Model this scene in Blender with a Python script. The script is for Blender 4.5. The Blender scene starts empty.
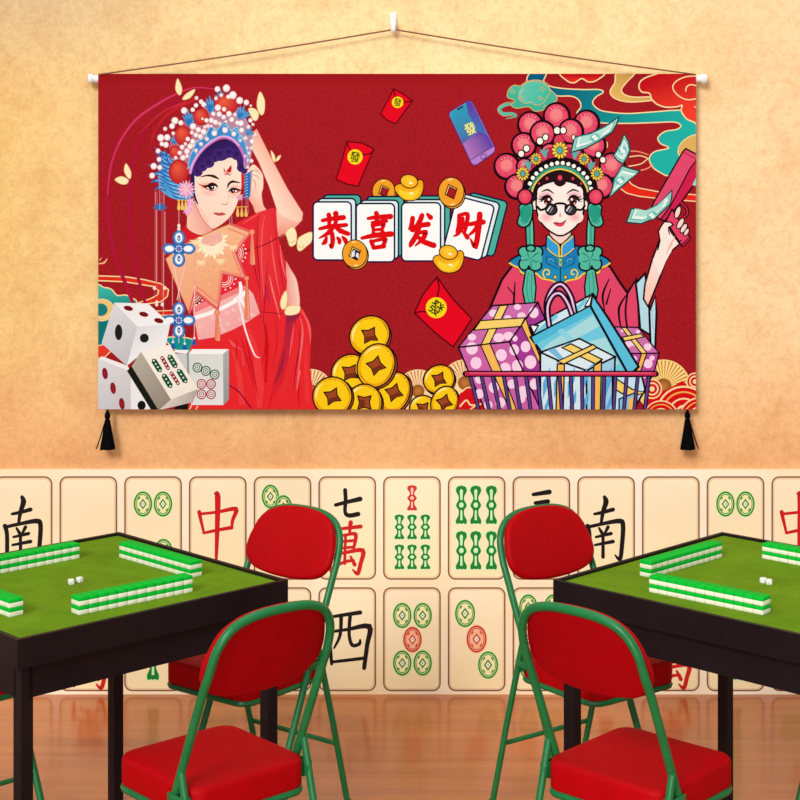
import bpy, bmesh, math, random
from mathutils import Vector, Matrix
from mathutils.geometry import tessellate_polygon
random.seed(7)
C = bpy.context.scene.collection
PI = math.pi
F, CX, HY, CH = 1600.0, 420.0, 180.0, 1.745      # focal length, principal point (800 px frame), camera height
WALL = 5.44

def at(x, y, Y):
    return Vector(((x-CX)*Y/F, Y, CH-(y-HY)*Y/F))

def lin(c):
    r = []
    for v in c[:3]:
        v = max(0.0, min(255.0, v))/255.0
        r.append(v/12.92 if v <= 0.04045 else ((v+0.055)/1.055)**2.4)
    return r

# ---------------------------------------------------------------- objects
def link(name, mesh, parent=None):
    o = bpy.data.objects.new(name, mesh); C.objects.link(o)
    if parent is not None: o.parent = parent
    return o

def tag(o, label=None, cat=None, group=None, kind=None):
    if label: o['label'] = label
    if cat: o['category'] = cat
    if group: o['group'] = group
    if kind: o['kind'] = kind
    return o

def thing(name, label, cat, loc=(0, 0, 0), rz=0, group=None):
    o = bpy.data.objects.new(name, None); C.objects.link(o)
    o.empty_display_size = 0.1
    o.location = loc; o.rotation_euler = (0, 0, rz)
    return tag(o, label, cat, group)

def copy_tree(o, parent=None):
    c = o.copy(); C.objects.link(c)
    if parent is not None: c.parent = parent
    for ch in list(o.children):
        copy_tree(ch, c)
    return c

def obj(name, bm, mats, parent=None, smooth=False):
    me = bpy.data.meshes.new(name)
    bmesh.ops.recalc_face_normals(bm, faces=bm.faces)
    bm.to_mesh(me); bm.free()
    for m in (mats if isinstance(mats, (list, tuple)) else [mats]): me.materials.append(m)
    if smooth:
        for p in me.polygons: p.use_smooth = True
        try: me.set_sharp_from_angle(angle=math.radians(42))
        except Exception: pass
    return link(name, me, parent)

def box(bm, x0, x1, y0, y1, z0, z1, bev=0, mi=0, seg=2, M=None):
    vs = [bm.verts.new((x, y, z)) for x in (x0, x1) for y in (y0, y1) for z in (z0, z1)]
    fs = [bm.faces.new([vs[i] for i in q]) for q in ((0,1,3,2),(4,6,7,5),(0,4,5,1),(2,3,7,6),(0,2,6,4),(1,5,7,3))]
    for f in fs: f.material_index = mi
    bmesh.ops.recalc_face_normals(bm, faces=fs)
    if M is not None: bmesh.ops.transform(bm, matrix=M, verts=vs)
    if bev:
        es = list({e for f in fs for e in f.edges})
        bmesh.ops.bevel(bm, geom=es, offset=bev, segments=seg, profile=0.5, affect='EDGES', clamp_overlap=True)

def crom(pts, n=8, closed=False):
    P = [Vector(p) for p in pts]; out = []; N = len(P)
    for i in range(N if closed else N-1):
        if closed: a, b, c, d = P[(i-1) % N], P[i], P[(i+1) % N], P[(i+2) % N]
        else: a, b, c, d = P[max(i-1, 0)], P[i], P[i+1], P[min(i+2, N-1)]
        for k in range(n):
            t = k/n
            out.append(0.5*((2*b)+(c-a)*t+(2*a-5*b+4*c-d)*t*t+(3*b-a-3*c+d)*t*t*t))
    if not closed: out.append(P[-1])
    return out

def tube(bm, pts, r, seg=10, mi=0, cap=True):
    P = [Vector(p) for p in pts]; n = len(P)
    R = r if isinstance(r, (list, tuple)) else [r]*n
    T = []
    for i in range(n):
        d = (P[min(i+1, n-1)]-P[max(i-1, 0)]); T.append(d.normalized())
    up = Vector((0, 0, 1)) if abs(T[0].z) < 0.9 else Vector((1, 0, 0))
    u = T[0].cross(up).normalized(); rings = []
    for i in range(n):
        u = (u-T[i]*u.dot(T[i])).normalized(); v = T[i].cross(u)
        rings.append([bm.verts.new(P[i]+(u*math.cos(2*PI*k/seg)+v*math.sin(2*PI*k/seg))*R[i]) for k in range(seg)])
    for i in range(n-1):
        for k in range(seg):
            f = bm.faces.new((rings[i][k], rings[i][(k+1) % seg], rings[i+1][(k+1) % seg], rings[i+1][k])); f.material_index = mi
    if cap:
        for ring in (rings[0], rings[-1]):
            f = bm.faces.new(ring); f.material_index = mi

def lathe(bm, prof, seg=20, M=None, mi=0):
    rings = []
    vs = []
    for r, z in prof:
        ring = [bm.verts.new((max(r, 1e-5)*math.cos(2*PI*k/seg), max(r, 1e-5)*math.sin(2*PI*k/seg), z)) for k in range(seg)]
        rings.append(ring); vs += ring
    for i in range(len(rings)-1):
        for k in range(seg):
            f = bm.faces.new((rings[i][k], rings[i][(k+1) % seg], rings[i+1][(k+1) % seg], rings[i+1][k])); f.material_index = mi
    for ring in (rings[0], rings[-1]): bm.faces.new(ring).material_index = mi
    if M is not None: bmesh.ops.transform(bm, matrix=M, verts=vs)

def cushion(bm, outline, th, rnd, fn=lambda x, y, z: (x, y, z), puff=0.0, rings=5):
    """soft slab: 2-D outline, thickness th centred on 0, rounded rim, puffed faces; fn maps to 3-D"""
    O = [Vector(p) for p in outline]; n = len(O)
    c = sum(O, Vector((0, 0)))/n
    rad = sum((p-c).length for p in O)/n
    prof = []
    for k in range(rings+1):
        a = PI/2*k/rings
        prof.append((1-rnd/rad*(1-math.sin(a)), -(th/2-rnd)-rnd*math.cos(a)))
    prof = prof + [(s, -z) for s, z in reversed(prof)]
    inner = [0.8, 0.55, 0.28]
    def pz(s, z): return z+(puff*(1-s*s)*(1 if z > 0 else -1))
    seq = [(s, -th/2) for s in reversed(inner)]+prof+[(s, th/2) for s in inner]
    R = []
    for s, z in seq:
        R.append([bm.verts.new(fn(*(c+(p-c)*s), pz(s, z))) for p in O])
    for i in range(len(R)-1):
        for k in range(n):
            bm.faces.new((R[i][k], R[i][(k+1) % n], R[i+1][(k+1) % n], R[i+1][k]))
    bm.faces.new(R[0]); bm.faces.new(R[-1])

# ---------------------------------------------------------------- flat printing
class Print:
    """ink shapes on a flat sheet; coordinates are given in a frame (x0, y0, scale) of the sheet's own drawing"""
    def __init__(s, clip): s.V = []; s.T = []; s.L = []; s.clip = clip; s.lv = []; s.fr = (0, 0, 1.0); s.ink = 1.5
    def at(s, x0, y0, sc): s.fr = (x0, y0, sc); return s
    def m(s, p): return Vector((s.fr[0]+p[0]/s.fr[2], s.fr[1]+p[1]/s.fr[2]))
    def emit(s, P, tris, cols):
        x0, y0, x1, y1 = s.clip
        bx = (min(p[0] for p in P), min(p[1] for p in P), max(p[0] for p in P), max(p[1] for p in P))
        if bx[2] < x0 or bx[0] > x1 or bx[3] < y0 or bx[1] > y1: return
        lv = 1
        for b, l in s.lv:
            if l >= lv and not (b[2] < bx[0] or b[0] > bx[2] or b[3] < bx[1] or b[1] > bx[3]): lv = l+1
        s.lv.append((bx, lv))
        for t in tris:
            poly = [(P[i][0], P[i][1], cols[i]) for i in t]
            for ax, lim, sg in ((0, x0, 1), (0, x1, -1), (1, y0, 1), (1, y1, -1)):
                out = []
                for i in range(len(poly)):
                    a, b = poly[i-1], poly[i]
                    da, db = (a[ax]-lim)*sg, (b[ax]-lim)*sg
                    if (da < 0) != (db < 0):
                        k = da/(da-db)
                        out.append((a[0]+(b[0]-a[0])*k, a[1]+(b[1]-a[1])*k, tuple(a[2][j]+(b[2][j]-a[2][j])*k for j in range(3))))
                    if db >= 0: out.append(b)
                poly = out
                if len(poly) < 3: break
            if len(poly) >= 3:
                base = len(s.V)
                for q in poly: s.V.append((q[0], q[1], lv, q[2]))
                s.T.append(tuple(range(base, base+len(poly))))
    def _cols(s, P, col, grad):
        if grad:                                     # (x0,y0,x1,y1,colour at end)
            a = s.m(grad[0:2]); b = s.m(grad[2:4]); d = b-a; L = d.length_squared
            ca, cb = lin(col), lin(grad[4]); out = []
            for p in P:
                t = max(0, min(1, (p-a).dot(d)/L)); out.append(tuple(ca[j]+(cb[j]-ca[j])*t for j in range(3)))
            return out
        return [tuple(lin(col))]*len(P)
    def poly(s, pts, col, sm=0, ol=None, w=0, grad=None):
        P = [s.m(p) for p in pts]
        if sm: P = crom(P, sm, True)
        tris = tessellate_polygon([[Vector((p[0], p[1], 0)) for p in P]])
        s.emit(P, tris, s._cols(P, col, grad))
        if ol is not None: s.stroke(P, w, ol, closed=True)
    def stroke(s, P, w, col, closed=False, raw=True, grad=None):
        """P in sheet coordinates; w in frame units, a number or (start, middle, end)"""
        Q = [P[0]]
        for p in P[1:]:
            if (p-Q[-1]).length > 1e-4: Q.append(p)
        if closed and (Q[0]-Q[-1]).length < 1e-4: Q.pop()
        n = len(Q)
        if n < 2: return
        if sum(col) < 160: w = tuple(v*s.ink for v in w) if isinstance(w, (list, tuple)) else w*s.ink
        sc = s.fr[2]; Lf = []; Rt = []
        for i in range(n):
            if closed: a, b = Q[i-1], Q[(i+1) % n]
            else: a, b = Q[max(i-1, 0)], Q[min(i+1, n-1)]
            d1 = (Q[i]-a); d2 = (b-Q[i])
            if d1.length < 1e-6: d1 = d2
            if d2.length < 1e-6: d2 = d1
            t = (d1.normalized()+d2.normalized())
            if t.length < 1e-3: t = d2
            t.normalize(); nn = Vector((-t[1], t[0]))
            k = 1.0/max(0.5, abs(nn.dot(Vector((-d2.normalized()[1], d2.normalized()[0])))))
            if isinstance(w, (list, tuple)):
                u = i/(n-1)*(len(w)-1); j = min(int(u), len(w)-2); ww = w[j]+(w[j+1]-w[j])*(u-j)
            else: ww = w
            h = ww/sc/2*k; Lf.append(Q[i]+nn*h); Rt.append(Q[i]-nn*h)
        V = Lf+Rt; T = []
        for i in range(n if closed else n-1):
            j = (i+1) % n
            T += [(i, j, n+j), (i, n+j, n+i)]
        s.emit(V, T, s._cols(V, col, grad))
    def line(s, pts, w, col, sm=6, closed=False, grad=None):
        P = [s.m(p) for p in pts]
        if sm and len(P) > 2: P = crom(P, sm, closed)
        s.stroke(P, w, col, closed, grad=grad)
    def ell(s, cx, cy, rx, ry=None, col=(0, 0, 0), rot=0, ol=None, w=0, mid=None, off=(0, 0), n=22):
        """ellipse; mid = inner colour for a radial blend, off = where that centre sits"""
        ry = rx if ry is None else ry
        a = math.radians(rot); ca, sa = math.cos(a), math.sin(a)
        def p(t, k): 
            x, y = math.cos(t)*rx*k, math.sin(t)*ry*k
            o = 1-k
            return s.m((cx+x*ca-y*sa+off[0]*o, cy+x*sa+y*ca+off[1]*o))
        rim = [p(2*PI*i/n, 1) for i in range(n)]
        if mid is None:
            s.emit(rim, [(0, i, i+1) for i in range(1, n-1)], [tuple(lin(col))]*n)
        else:
            V = rim+[p(0, 0)]
            s.emit(V, [(i, (i+1) % n, n) for i in range(n)], [tuple(lin(col))]*n+[tuple(lin(mid))])
        if ol is not None: s.stroke(rim, w, ol, closed=True)
    def rrect(s, x0, y0, x1, y1, r, col=None, ol=None, w=0, M=None, grad=None):
        pts = []
        for cx, cy, a0 in ((x1-r, y0+r, -90), (x1-r, y1-r, 0), (x0+r, y1-r, 90), (x0+r, y0+r, 180)):
            for k in range(6):
                a = math.radians(a0+k*18); pts.append((cx+r*math.cos(a), cy+r*math.sin(a)))
        if M: pts = [M(p) for p in pts]
        P = [s.m(p) for p in pts]
        if col is not None: s.emit(P, [(0, i, i+1) for i in range(1, len(P)-1)], s._cols(P, col, grad))
        if ol is not None: s.stroke(P, w, ol, closed=True)
    def glyph(s, ch, x0, y0, x1, y1, col, bold=0.0, rot=0, shear=0, ol=None):
        """a written character fitted in a rectangle"""
        cu = bpy.data.curves.new('lettering', 'FONT'); cu.body = ch; cu.size = 1; cu.offset = bold; cu.resolution_u = 3
        o = bpy.data.objects.new('lettering', cu); C.objects.link(o)
        dg = bpy.context.evaluated_depsgraph_get(); dg.update()
        me = o.evaluated_get(dg).to_mesh()
        me.calc_loop_triangles()
        vs = [v.co.copy() for v in me.vertices]; ts = [tuple(t.vertices) for t in me.loop_triangles]
        o.evaluated_get(dg).to_mesh_clear(); bpy.data.objects.remove(o); bpy.data.curves.remove(cu)
        if not vs: return
        ax, bx = min(v.x for v in vs), max(v.x for v in vs); ay, by = min(v.y for v in vs), max(v.y for v in vs)
        mx, my = (x0+x1)/2, (y0+y1)/2; a = math.radians(rot); P = []
        for v in vs:
            x = (v.x-ax)/(bx-ax)*(x1-x0)+x0-mx; y = (by-v.y)/(by-ay)*(y1-y0)+y0-my
            x, y = x, y+shear*x
            P.append(s.m((mx+x*math.cos(a)-y*math.sin(a), my+x*math.sin(a)+y*math.cos(a))))
        s.emit(P, ts, [tuple(lin(col))]*len(P))
    def brush(s, strokes, col):
        for st in strokes:
            s.line(st[0], st[1], col, sm=4)
            for p, w in ((st[0][0], st[1][0] if isinstance(st[1], (list, tuple)) else st[1]),
                         (st[0][-1], st[1][-1] if isinstance(st[1], (list, tuple)) else st[1])):
                s.ell(p[0], p[1], w/2, w/2, col, n=10)
    def build(s, bm, Y0, step, mi, org, gain=1.0):
        lay = bm.verts.layers.float_color.new('ink')
        vs = []
        for x, y, lv, c in s.V:
            p = at(x, y, Y0); p.y = Y0-lv*step
            v = bm.verts.new(p-org); v[lay] = (c[0]*gain, c[1]*gain, c[2]*gain, 1); vs.append(v)
        for t in s.T:
            f = bm.faces.new([vs[i] for i in t]); f.material_index = mi
        return max((l for b, l in s.lv), default=0)

# ---------------------------------------------------------------- materials
class NT:
    def __init__(s, name, rough=0.5, spec=0.5):
        s.m = bpy.data.materials.new(name); s.m.use_nodes = True
        s.t = s.m.node_tree; s.b = s.t.nodes['Principled BSDF']
        s.b.inputs['Roughness'].default_value = rough
        s.b.inputs['Specular IOR Level'].default_value = spec
    def n(s, ty, **kw):
        nd = s.t.nodes.new(ty)
        for k, v in kw.items():
            if k in nd.inputs: nd.inputs[k].default_value = v
            else: setattr(nd, k, v)
        return nd
    def l(s, a, b): s.t.links.new(a, b)
    def coord(s, kind='Object', scale=(1, 1, 1)):
        tc = s.n('ShaderNodeTexCoord'); mp = s.n('ShaderNodeMapping'); mp.inputs['Scale'].default_value = scale
        s.l(tc.outputs[kind], mp.inputs['Vector']); return mp.outputs['Vector']
    def noise(s, vec, scale, detail=4, rough=0.55, dist=0):
        nd = s.n('ShaderNodeTexNoise'); nd.inputs['Scale'].default_value = scale; nd.inputs['Detail'].default_value = detail
        nd.inputs['Roughness'].default_value = rough; nd.inputs['Distortion'].default_value = dist
        s.l(vec, nd.inputs['Vector']); return nd.outputs['Fac']
    def ramp(s, fac, stops):
        r = s.n('ShaderNodeValToRGB'); e = r.color_ramp.elements
        while len(e) < len(stops): e.new(0.5)
        for i, (p, c) in enumerate(stops):
            e[i].position = p; e[i].color = lin(c)+[1]
        s.l(fac, r.inputs['Fac']); return r.outputs['Color']
    def mix(s, a, b, fac, mode='MIX'):
        m = s.n('ShaderNodeMix', data_type='RGBA', blend_type=mode)
        for sock, v in ((m.inputs[0], fac), (m.inputs[6], a), (m.inputs[7], b)):
            if hasattr(v, 'links') or hasattr(v, 'is_output'): s.l(v, sock)
            elif isinstance(v, (int, float)): sock.default_value = v
            else: sock.default_value = lin(v)+[1]
        return m.outputs[2]
    def bump(s, h, strength=0.3, dist=0.002):
        b = s.n('ShaderNodeBump'); b.inputs['Strength'].default_value = strength; b.inputs['Distance'].default_value = dist
        s.l(h, b.inputs['Height']); s.l(b.outputs['Normal'], s.b.inputs['Normal'])
    def base(s, c):
        if hasattr(c, 'is_output'): s.l(c, s.b.inputs['Base Color'])
        else: s.b.inputs['Base Color'].default_value = lin(c)+[1]

def varied(name, c0, c1, scale, rough=0.5, spec=0.5, bump=0, bscale=None):
    t = NT(name, rough, spec); v = t.coord()
    t.base(t.ramp(t.noise(v, scale), [(0.3, c0), (0.7, c1)]))
    if bump: t.bump(t.noise(v, bscale or scale*8, 2), bump, 0.001)
    return t.m
# ================================================================ the printed picture on the banner
NAVY = (24, 24, 62); INK = (28, 14, 22); CREAM = (250, 222, 165)
def art():
    A = Print((98.2, 74, 696, 409.3))
    K0 = (90, 60, 3.3333); K1 = (140, 70, 6.1538); K2 = (180, 130, 6.6667); K3 = (150, 210, 6.6667); K4 = (220, 200, 6.6667)
    K5 = (210, 300, 6.6667); K6 = (95, 250, 6.6667); K7 = (90, 300, 5.3333); K8 = (490, 75, 6.6667); K9 = (590, 70, 6.6667)
    K10 = (500, 170, 6.6667); K11 = (600, 140, 6.6667); K12 = (450, 280, 6.1538); K13 = (570, 280, 6.1538)
    K14 = (305, 170, 8.0); K15 = (400, 170, 7.2727); K16 = (310, 310, 5.0); K17 = (330, 80, 4.7059); K18 = (470, 60, 3.3333); K19 = (450, 230, 3.0769)
    K20 = (300, 250, 4.0)
    def k8(u, v): return (K8[0]+u/K8[2], K8[1]+v/K8[2])
    def k9(u, v): return (K9[0]+u/K9[2], K9[1]+v/K9[2])
    # darker hem band at the top
    A.at(0, 0, 1); A.poly([(98, 74), (696, 74), (696, 86), (98, 86)], (152, 22, 30), grad=(400, 78, 400, 86, (165, 26, 34)))
    # -------- clouds and ribbons, upper right
    A.at(0, 0, 1)
    rib = [k8(265, -10), k8(370, -10), k8(358, 40), k8(400, 74), k8(490, 90), k8(620, 97), k8(725, 97), k8(755, 115), k8(705, 148), k8(685, 190),
           k8(730, 232), k9(133, 281), k9(250, 290), k9(400, 281), k9(610, 268), k9(720, 300), k9(720, 560), k9(640, 600), k9(590, 690), k9(520, 705), k9(480, 690), k9(420, 650),
           k9(395, 592), k9(430, 545), k9(525, 520), k9(470, 490), k9(453, 450), k9(500, 410), k9(580, 395), k9(605, 370), k9(560, 347),
           k9(420, 351), k9(250, 356), k9(70, 352), k8(640, 300), k8(580, 260), k8(606, 210), k8(590, 165), k8(540, 141), k8(430, 136), k8(330, 80), k8(250, 60)]
    A.poly(rib, (6, 92, 122), sm=5, ol=CREAM, w=1.2, grad=(560, 90, 660, 150, (34, 182, 170)))
    A.at(*K9)
    A.poly([(180, 20), (165, 85), (135, 138), (150, 178), (210, 205), (290, 213), (420, 200), (410, 180), (300, 181), (232, 165), (210, 130), (245, 80), (290, 35), (292, 15)], (228, 186, 100), sm=5, ol=CREAM, w=8, grad=(150, 180, 260, 20, (200, 150, 75)))
    A.poly([(510, 15), (400, 40), (342, 70), (326, 110), (345, 146), (395, 155), (412, 195), (450, 230), (510, 248), (580, 245), (614, 236), (608, 270), (640, 322), (690, 345), (730, 345), (730, 15)], (190, 16, 28), sm=5, ol=CREAM, w=9, grad=(480, 60, 560, 330, (244, 66, 46)))
    A.line([(715, 40), (640, 45), (575, 75), (552, 120), (590, 172), (650, 198), (715, 190)], 8, CREAM)
    A.line([(638, 142), (645, 112), (675, 98), (720, 108)], 8, CREAM)
    A.line([(695, 245), (720, 250)], 7, CREAM)
    A.ell(700, 515, 120, 80, (222, 178, 96), ol=CREAM, w=6, rot=-25)
    A.at(*K8)
    A.poly([(478, -20), (510, 36), (560, 52), (612, 24), (655, 46), (710, 36), (755, -20)], (180, 14, 24), sm=5, ol=CREAM, w=8, grad=(600, 0, 600, 45, (236, 50, 34)))
    A.at(*K11)
    A.line([(180, 75), (250, 76), (322, 98)], 7, (244, 150, 120)); A.line([(196, 112), (270, 105), (325, 125)], 7, CREAM)
    A.line([(190, 175), (270, 160), (318, 125)], 7, CREAM); A.line([(270, 203), (320, 188), (350, 160)], 8, (244, 150, 120))
    A.poly([(130, 320), (180, 255), (210, 295), (260, 320), (390, 345), (650, 366), (650, 410), (370, 388), (260, 375), (180, 355)], (226, 40, 26), ol=CREAM, w=7, grad=(180, 300, 240, 340, (230, 44, 30)))
    A.line([(20, 20), (45, 15), (48, 45), (25, 70)], 7, (246, 200, 150))
    A.at(*K8)
    G1 = (74, 190, 160)
    A.line([(190, 190), (100, 200), (62, 228), (85, 258), (150, 258), (172, 275), (105, 292)], (10, 26, 24, 16, 3), (96, 190, 165))
    A.line([(190, 178), (100, 186), (54, 228), (85, 272), (150, 270)], 4, (200, 170, 110))
    A.poly([(115, 135), (125, 95), (160, 68), (200, 72), (250, 42), (320, 34), (380, 58), (400, 95), (440, 135), (445, 168), (402, 195), (395, 225), (350, 235), (300, 242), (255, 212), (180, 222), (140, 200), (165, 172), (122, 152)], G1, sm=5, ol=(206, 176, 112), w=6, grad=(300, 70, 290, 230, (60, 180, 150)))
    A.ell(260, 130, 70, 60, (130, 205, 195), mid=(150, 212, 204)); A.poly([(190, 150), (215, 110), (215, 75), (260, 45), (330, 45), (380, 75), (400, 110), (380, 150), (350, 190), (300, 200), (270, 180), (230, 188)], (100, 200, 180), sm=5, ol=(206, 176, 112), w=5, grad=(270, 130, 360, 170, (64, 190, 158)))
    for x, y, r in ((150, 105, 20), (210, 150, 20), (350, 90, 20), (335, 150, 20), (370, 210, 18)):
        A.line([(x+math.cos(t*0.7)*r*(1-t/13), y+math.sin(t*0.7)*r*(1-t/13)) for t in range(12)], 4, (206, 176, 112), sm=2)
    # -------- clouds, lower left
    A.at(*K6)
    A.poly([(15, 172), (200, 178), (330, 198), (440, 225), (490, 265), (482, 310), (440, 345), (330, 362), (290, 350), (370, 325), (418, 298), (424, 270), (385, 243), (300, 228), (200, 212), (15, 204)], (222, 48, 30), ol=CREAM, w=8)
    A.poly([(380, 408), (540, 402), (540, 432), (380, 436)], (214, 40, 28), ol=CREAM, w=6)
    A.poly([(10, 262), (60, 250), (110, 262), (148, 302), (205, 300), (250, 322), (280, 352), (275, 480), (10, 640)], (60, 188, 172), sm=4, ol=CREAM, w=8, grad=(100, 260, 120, 420, (14, 120, 120)))
    A.ell(45, 400, 82, 72, (236, 200, 130), ol=CREAM, w=7); A.ell(38, 398, 46, 42, (24, 128, 126))
    A.line([(20, 445), (80, 450), (110, 410)], 8, CREAM)
    A.poly([(10, 640), (60, 630), (120, 660), (60, 720), (10, 720)], (228, 60, 40), ol=CREAM, w=7)
    A.line([(20, 92), (60, 85), (82, 55)], (4, 12, 3), (250, 190, 140)); A.line([(30, 70), (45, 50)], (8, 2), (250, 190, 140))
    A.poly([(470, 585), (560, 580), (640, 592), (692, 625), (695, 665), (620, 680), (540, 668), (480, 612)], (18, 150, 148), sm=4, ol=CREAM, w=8)
    A.line([(560, 690), (530, 760), (600, 900)], 14, (240, 130, 80))
    def foldfan(cx, cy, r, n=17, c=CREAM, d=(200, 110, 70)):
        A.ell(cx, cy, r, r, c, n=36)
        for i in range(n):
            a = PI+PI*(i+0.5)/n; A.line([(cx+math.cos(a)*r*0.2, cy+math.sin(a)*r*0.2), (cx+math.cos(a)*r*0.96, cy+math.sin(a)*r*0.96)], (1, r*0.06), d, sm=0)
        A.ell(cx, cy, r*0.3, r*0.3, (150, 84, 36), mid=(200, 130, 60))
    A.at(*K16); foldfan(5, 405, 110)
    # -------- lady with the fan: trailing plumes
    A.at(*K0)
    f1 = [(415, 97), (350, 92), (290, 112), (220, 150), (150, 202), (100, 272), (70, 352), (58, 450), (65, 560), (85, 660), (120, 750), (150, 830)]
    A.line(f1, (8, 17, 14, 12), (176, 22, 58)); A.line(f1[:8], (2, 7, 3), (206, 62, 92))
    A.line([(330, 112), (240, 172), (180, 240), (145, 330), (130, 450), (135, 560), (152, 690), (190, 830)], (5, 13, 10), (172, 20, 56))
    A.line([(350, 130), (260, 180), (215, 240), (198, 310)], (14, 8, 2), (192, 32, 46)); A.line([(320, 140), (240, 175), (160, 250)], (8, 5, 2), (200, 44, 56))
    for x in (217, 224, 240, 246): A.line([(x, 430), (x, 790)], 2, (206, 96, 104))
    # raised arm
    SK = (254, 226, 204); SKP = (242, 164, 146)
    A.poly([(536, 246), (556, 230), (600, 318), (658, 428), (710, 510), (707, 534), (672, 570), (628, 594), (560, 612), (575, 560), (622, 497), (596, 420), (562, 340), (534, 288)], SK, ol=(222, 110, 90), w=2, grad=(590, 420, 680, 360, (238, 150, 128)))
    A.poly([(622, 497), (640, 520), (690, 540), (705, 530), (672, 570), (628, 594), (615, 560)], (250, 200, 178), grad=(640, 520, 640, 590, (238, 140, 122)))
    A.at(*K2)
    A.poly([(470, 242), (500, 232), (548, 288), (556, 330), (555, 385), (545, 430), (556, 500), (572, 535), (508, 555), (488, 510), (462, 465), (440, 420), (440, 300)], SK, sm=4, ol=(220, 100, 84), w=4, grad=(540, 400, 460, 480, (246, 176, 154)))
    for l in ([(470, 268), (515, 275), (540, 300)], [(475, 300), (510, 305), (535, 325)], [(480, 330), (500, 345), (505, 400)], [(500, 250), (530, 290)]): A.line(l, (2, 5, 2), (226, 120, 104))
    # lower hand out of the sleeve
    A.at(*K4)
    A.poly([(432, 415), (475, 468), (508, 525), (524, 600), (532, 690), (512, 765), (455, 765), (440, 640)], (252, 214, 196), sm=4, ol=(224, 120, 108), w=4, grad=(505, 600, 445, 600, (236, 150, 140)))
    # robe
    A.at(0, 0, 1)
    A.poly([(226, 232), (238, 222), (259, 212), (272, 208), (276, 220), (279, 240), (284, 258), (287, 280), (286, 312), (296, 314), (303, 308), (308, 322), (311, 342), (310, 367), (313, 390), (318, 412), (188, 412), (190, 350), (203, 300), (190, 245), (180, 240), (187, 226), (210, 233)], (226, 42, 54), grad=(250, 230, 250, 400, (234, 40, 44)))
    A.at(*K4)
    DK = (178, 24, 44); LT = (244, 92, 92); L2 = (250, 120, 116)
    A.poly([(375, 60), (385, 250), (440, 420), (440, 700), (390, 760), (330, 520), (250, 760), (262, 420), (252, 330), (250, 200), (270, 80), (350, 52)], (234, 56, 62), grad=(250, 300, 440, 300, (222, 40, 50)))
    for l, w, c in (([(255, 110), (248, 300), (262, 500), (270, 790)], (3, 10, 3), DK), ([(300, 100), (282, 200), (278, 420), (300, 700)], (3, 12, 2), LT), ([(352, 60), (380, 300), (420, 560), (440, 640)], (3, 8, 2), (200, 30, 50)),
                    ([(340, 230), (360, 420), (400, 640)], (2, 14, 2), LT), ([(330, 500), (350, 600), (400, 790)], (2, 12, 4), L2), ([(320, 400), (300, 640), (290, 790)], (2, 10, 3), DK),
                    ([(200, 330), (235, 470), (262, 600)], (2, 10, 2), DK), ([(400, 300), (415, 420), (440, 520)], (2, 9, 2), L2), ([(150, 160), (210, 120), (270, 85)], (3, 10, 3), LT), ([(320, 560), (318, 640), (330, 700)], (2, 26, 2), (196, 40, 76))):
        A.line(l, w, c)
    A.line([(150, 345), (280, 305), (380, 255), (430, 225)], 4, (120, 12, 26)); A.line([(265, 745), (350, 752), (430, 760)], 4, (130, 14, 30))
    A.at(*K5)
    A.poly([(508, 112), (580, 112), (545, 250), (520, 400), (480, 560), (425, 640), (400, 640), (440, 480), (490, 300)], (176, 34, 62), grad=(510, 130, 430, 640, (222, 34, 44)))
    A.poly([(505, 100), (600, 90), (590, 118), (510, 150)], (150, 34, 66))
    for l, w, c in (([(610, 70), (650, 140), (668, 220), (668, 290)], (8, 18, 2), (246, 96, 96)), ([(600, 110), (618, 210), (600, 380), (575, 600)], (3, 16, 2), (242, 104, 104)), ([(592, 180), (598, 300), (570, 470), (560, 600)], (2, 8, 2), (136, 22, 52)),
                    ([(560, 150), (545, 270), (528, 380)], (2, 14, 2), (240, 90, 92)), ([(370, 150), (380, 300), (370, 550)], (2, 26, 16), (210, 16, 26)), ([(350, 100), (372, 260), (345, 450)], (2, 6, 1), (150, 20, 34)),
                    ([(440, 110), (445, 300), (410, 460)], (2, 8, 2), (200, 26, 40)), ([(205, 250), (250, 400), (295, 600)], (2, 12, 3), (200, 22, 36)), ([(125, 260), (160, 300), (210, 330)], (2, 22, 2), (242, 86, 88)), ([(210, 320), (225, 440)], (4, 16), (238, 70, 76)),
                    ([(410, 640), (395, 720)], (10, 4), (206, 24, 36)), ([(600, 470), (580, 610)], (10, 2), (248, 118, 116)), ([(500, 330), (470, 460), (430, 560)], (2, 26, 2), (160, 30, 60))):
        A.line(l, w, c)
    for l, w, c in (([(250, 170), (300, 330), (330, 560), (330, 720)], (4, 40, 60, 30), (238, 58, 60)), ([(150, 330), (190, 480), (215, 700)], (6, 34, 40), (238, 60, 62)), ([(240, 260), (275, 420), (320, 640)], (4, 18, 4), (206, 20, 34)),
                    ([(560, 300), (545, 420), (500, 560), (470, 690)], (4, 26, 34, 10), (230, 44, 52)), ([(640, 300), (640, 460), (650, 690)], (4, 24, 30), (236, 52, 58)), ([(600, 520), (590, 620), (596, 710)], (2, 12, 4), (202, 22, 36)), ([(170, 250), (178, 330), (168, 420)], (2, 12, 2), (202, 24, 38))):
        A.line(l, w, c)
    A.line([(80, 545), (130, 570), (200, 620), (275, 725)], 10, (150, 14, 60))
    # waist sash and white belt
    A.at(*K3)
    A.poly([(285, 650), (440, 590), (640, 505), (690, 560), (735, 690), (640, 755), (540, 805), (430, 850), (320, 868), (300, 760)], (247, 190, 186), ol=(214, 70, 80), w=4, grad=(440, 600, 560, 800, (246, 168, 168)))
    A.poly([(280, 640), (450, 580), (620, 500), (640, 530), (290, 690)], (242, 130, 132))
    random.seed(3)
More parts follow.
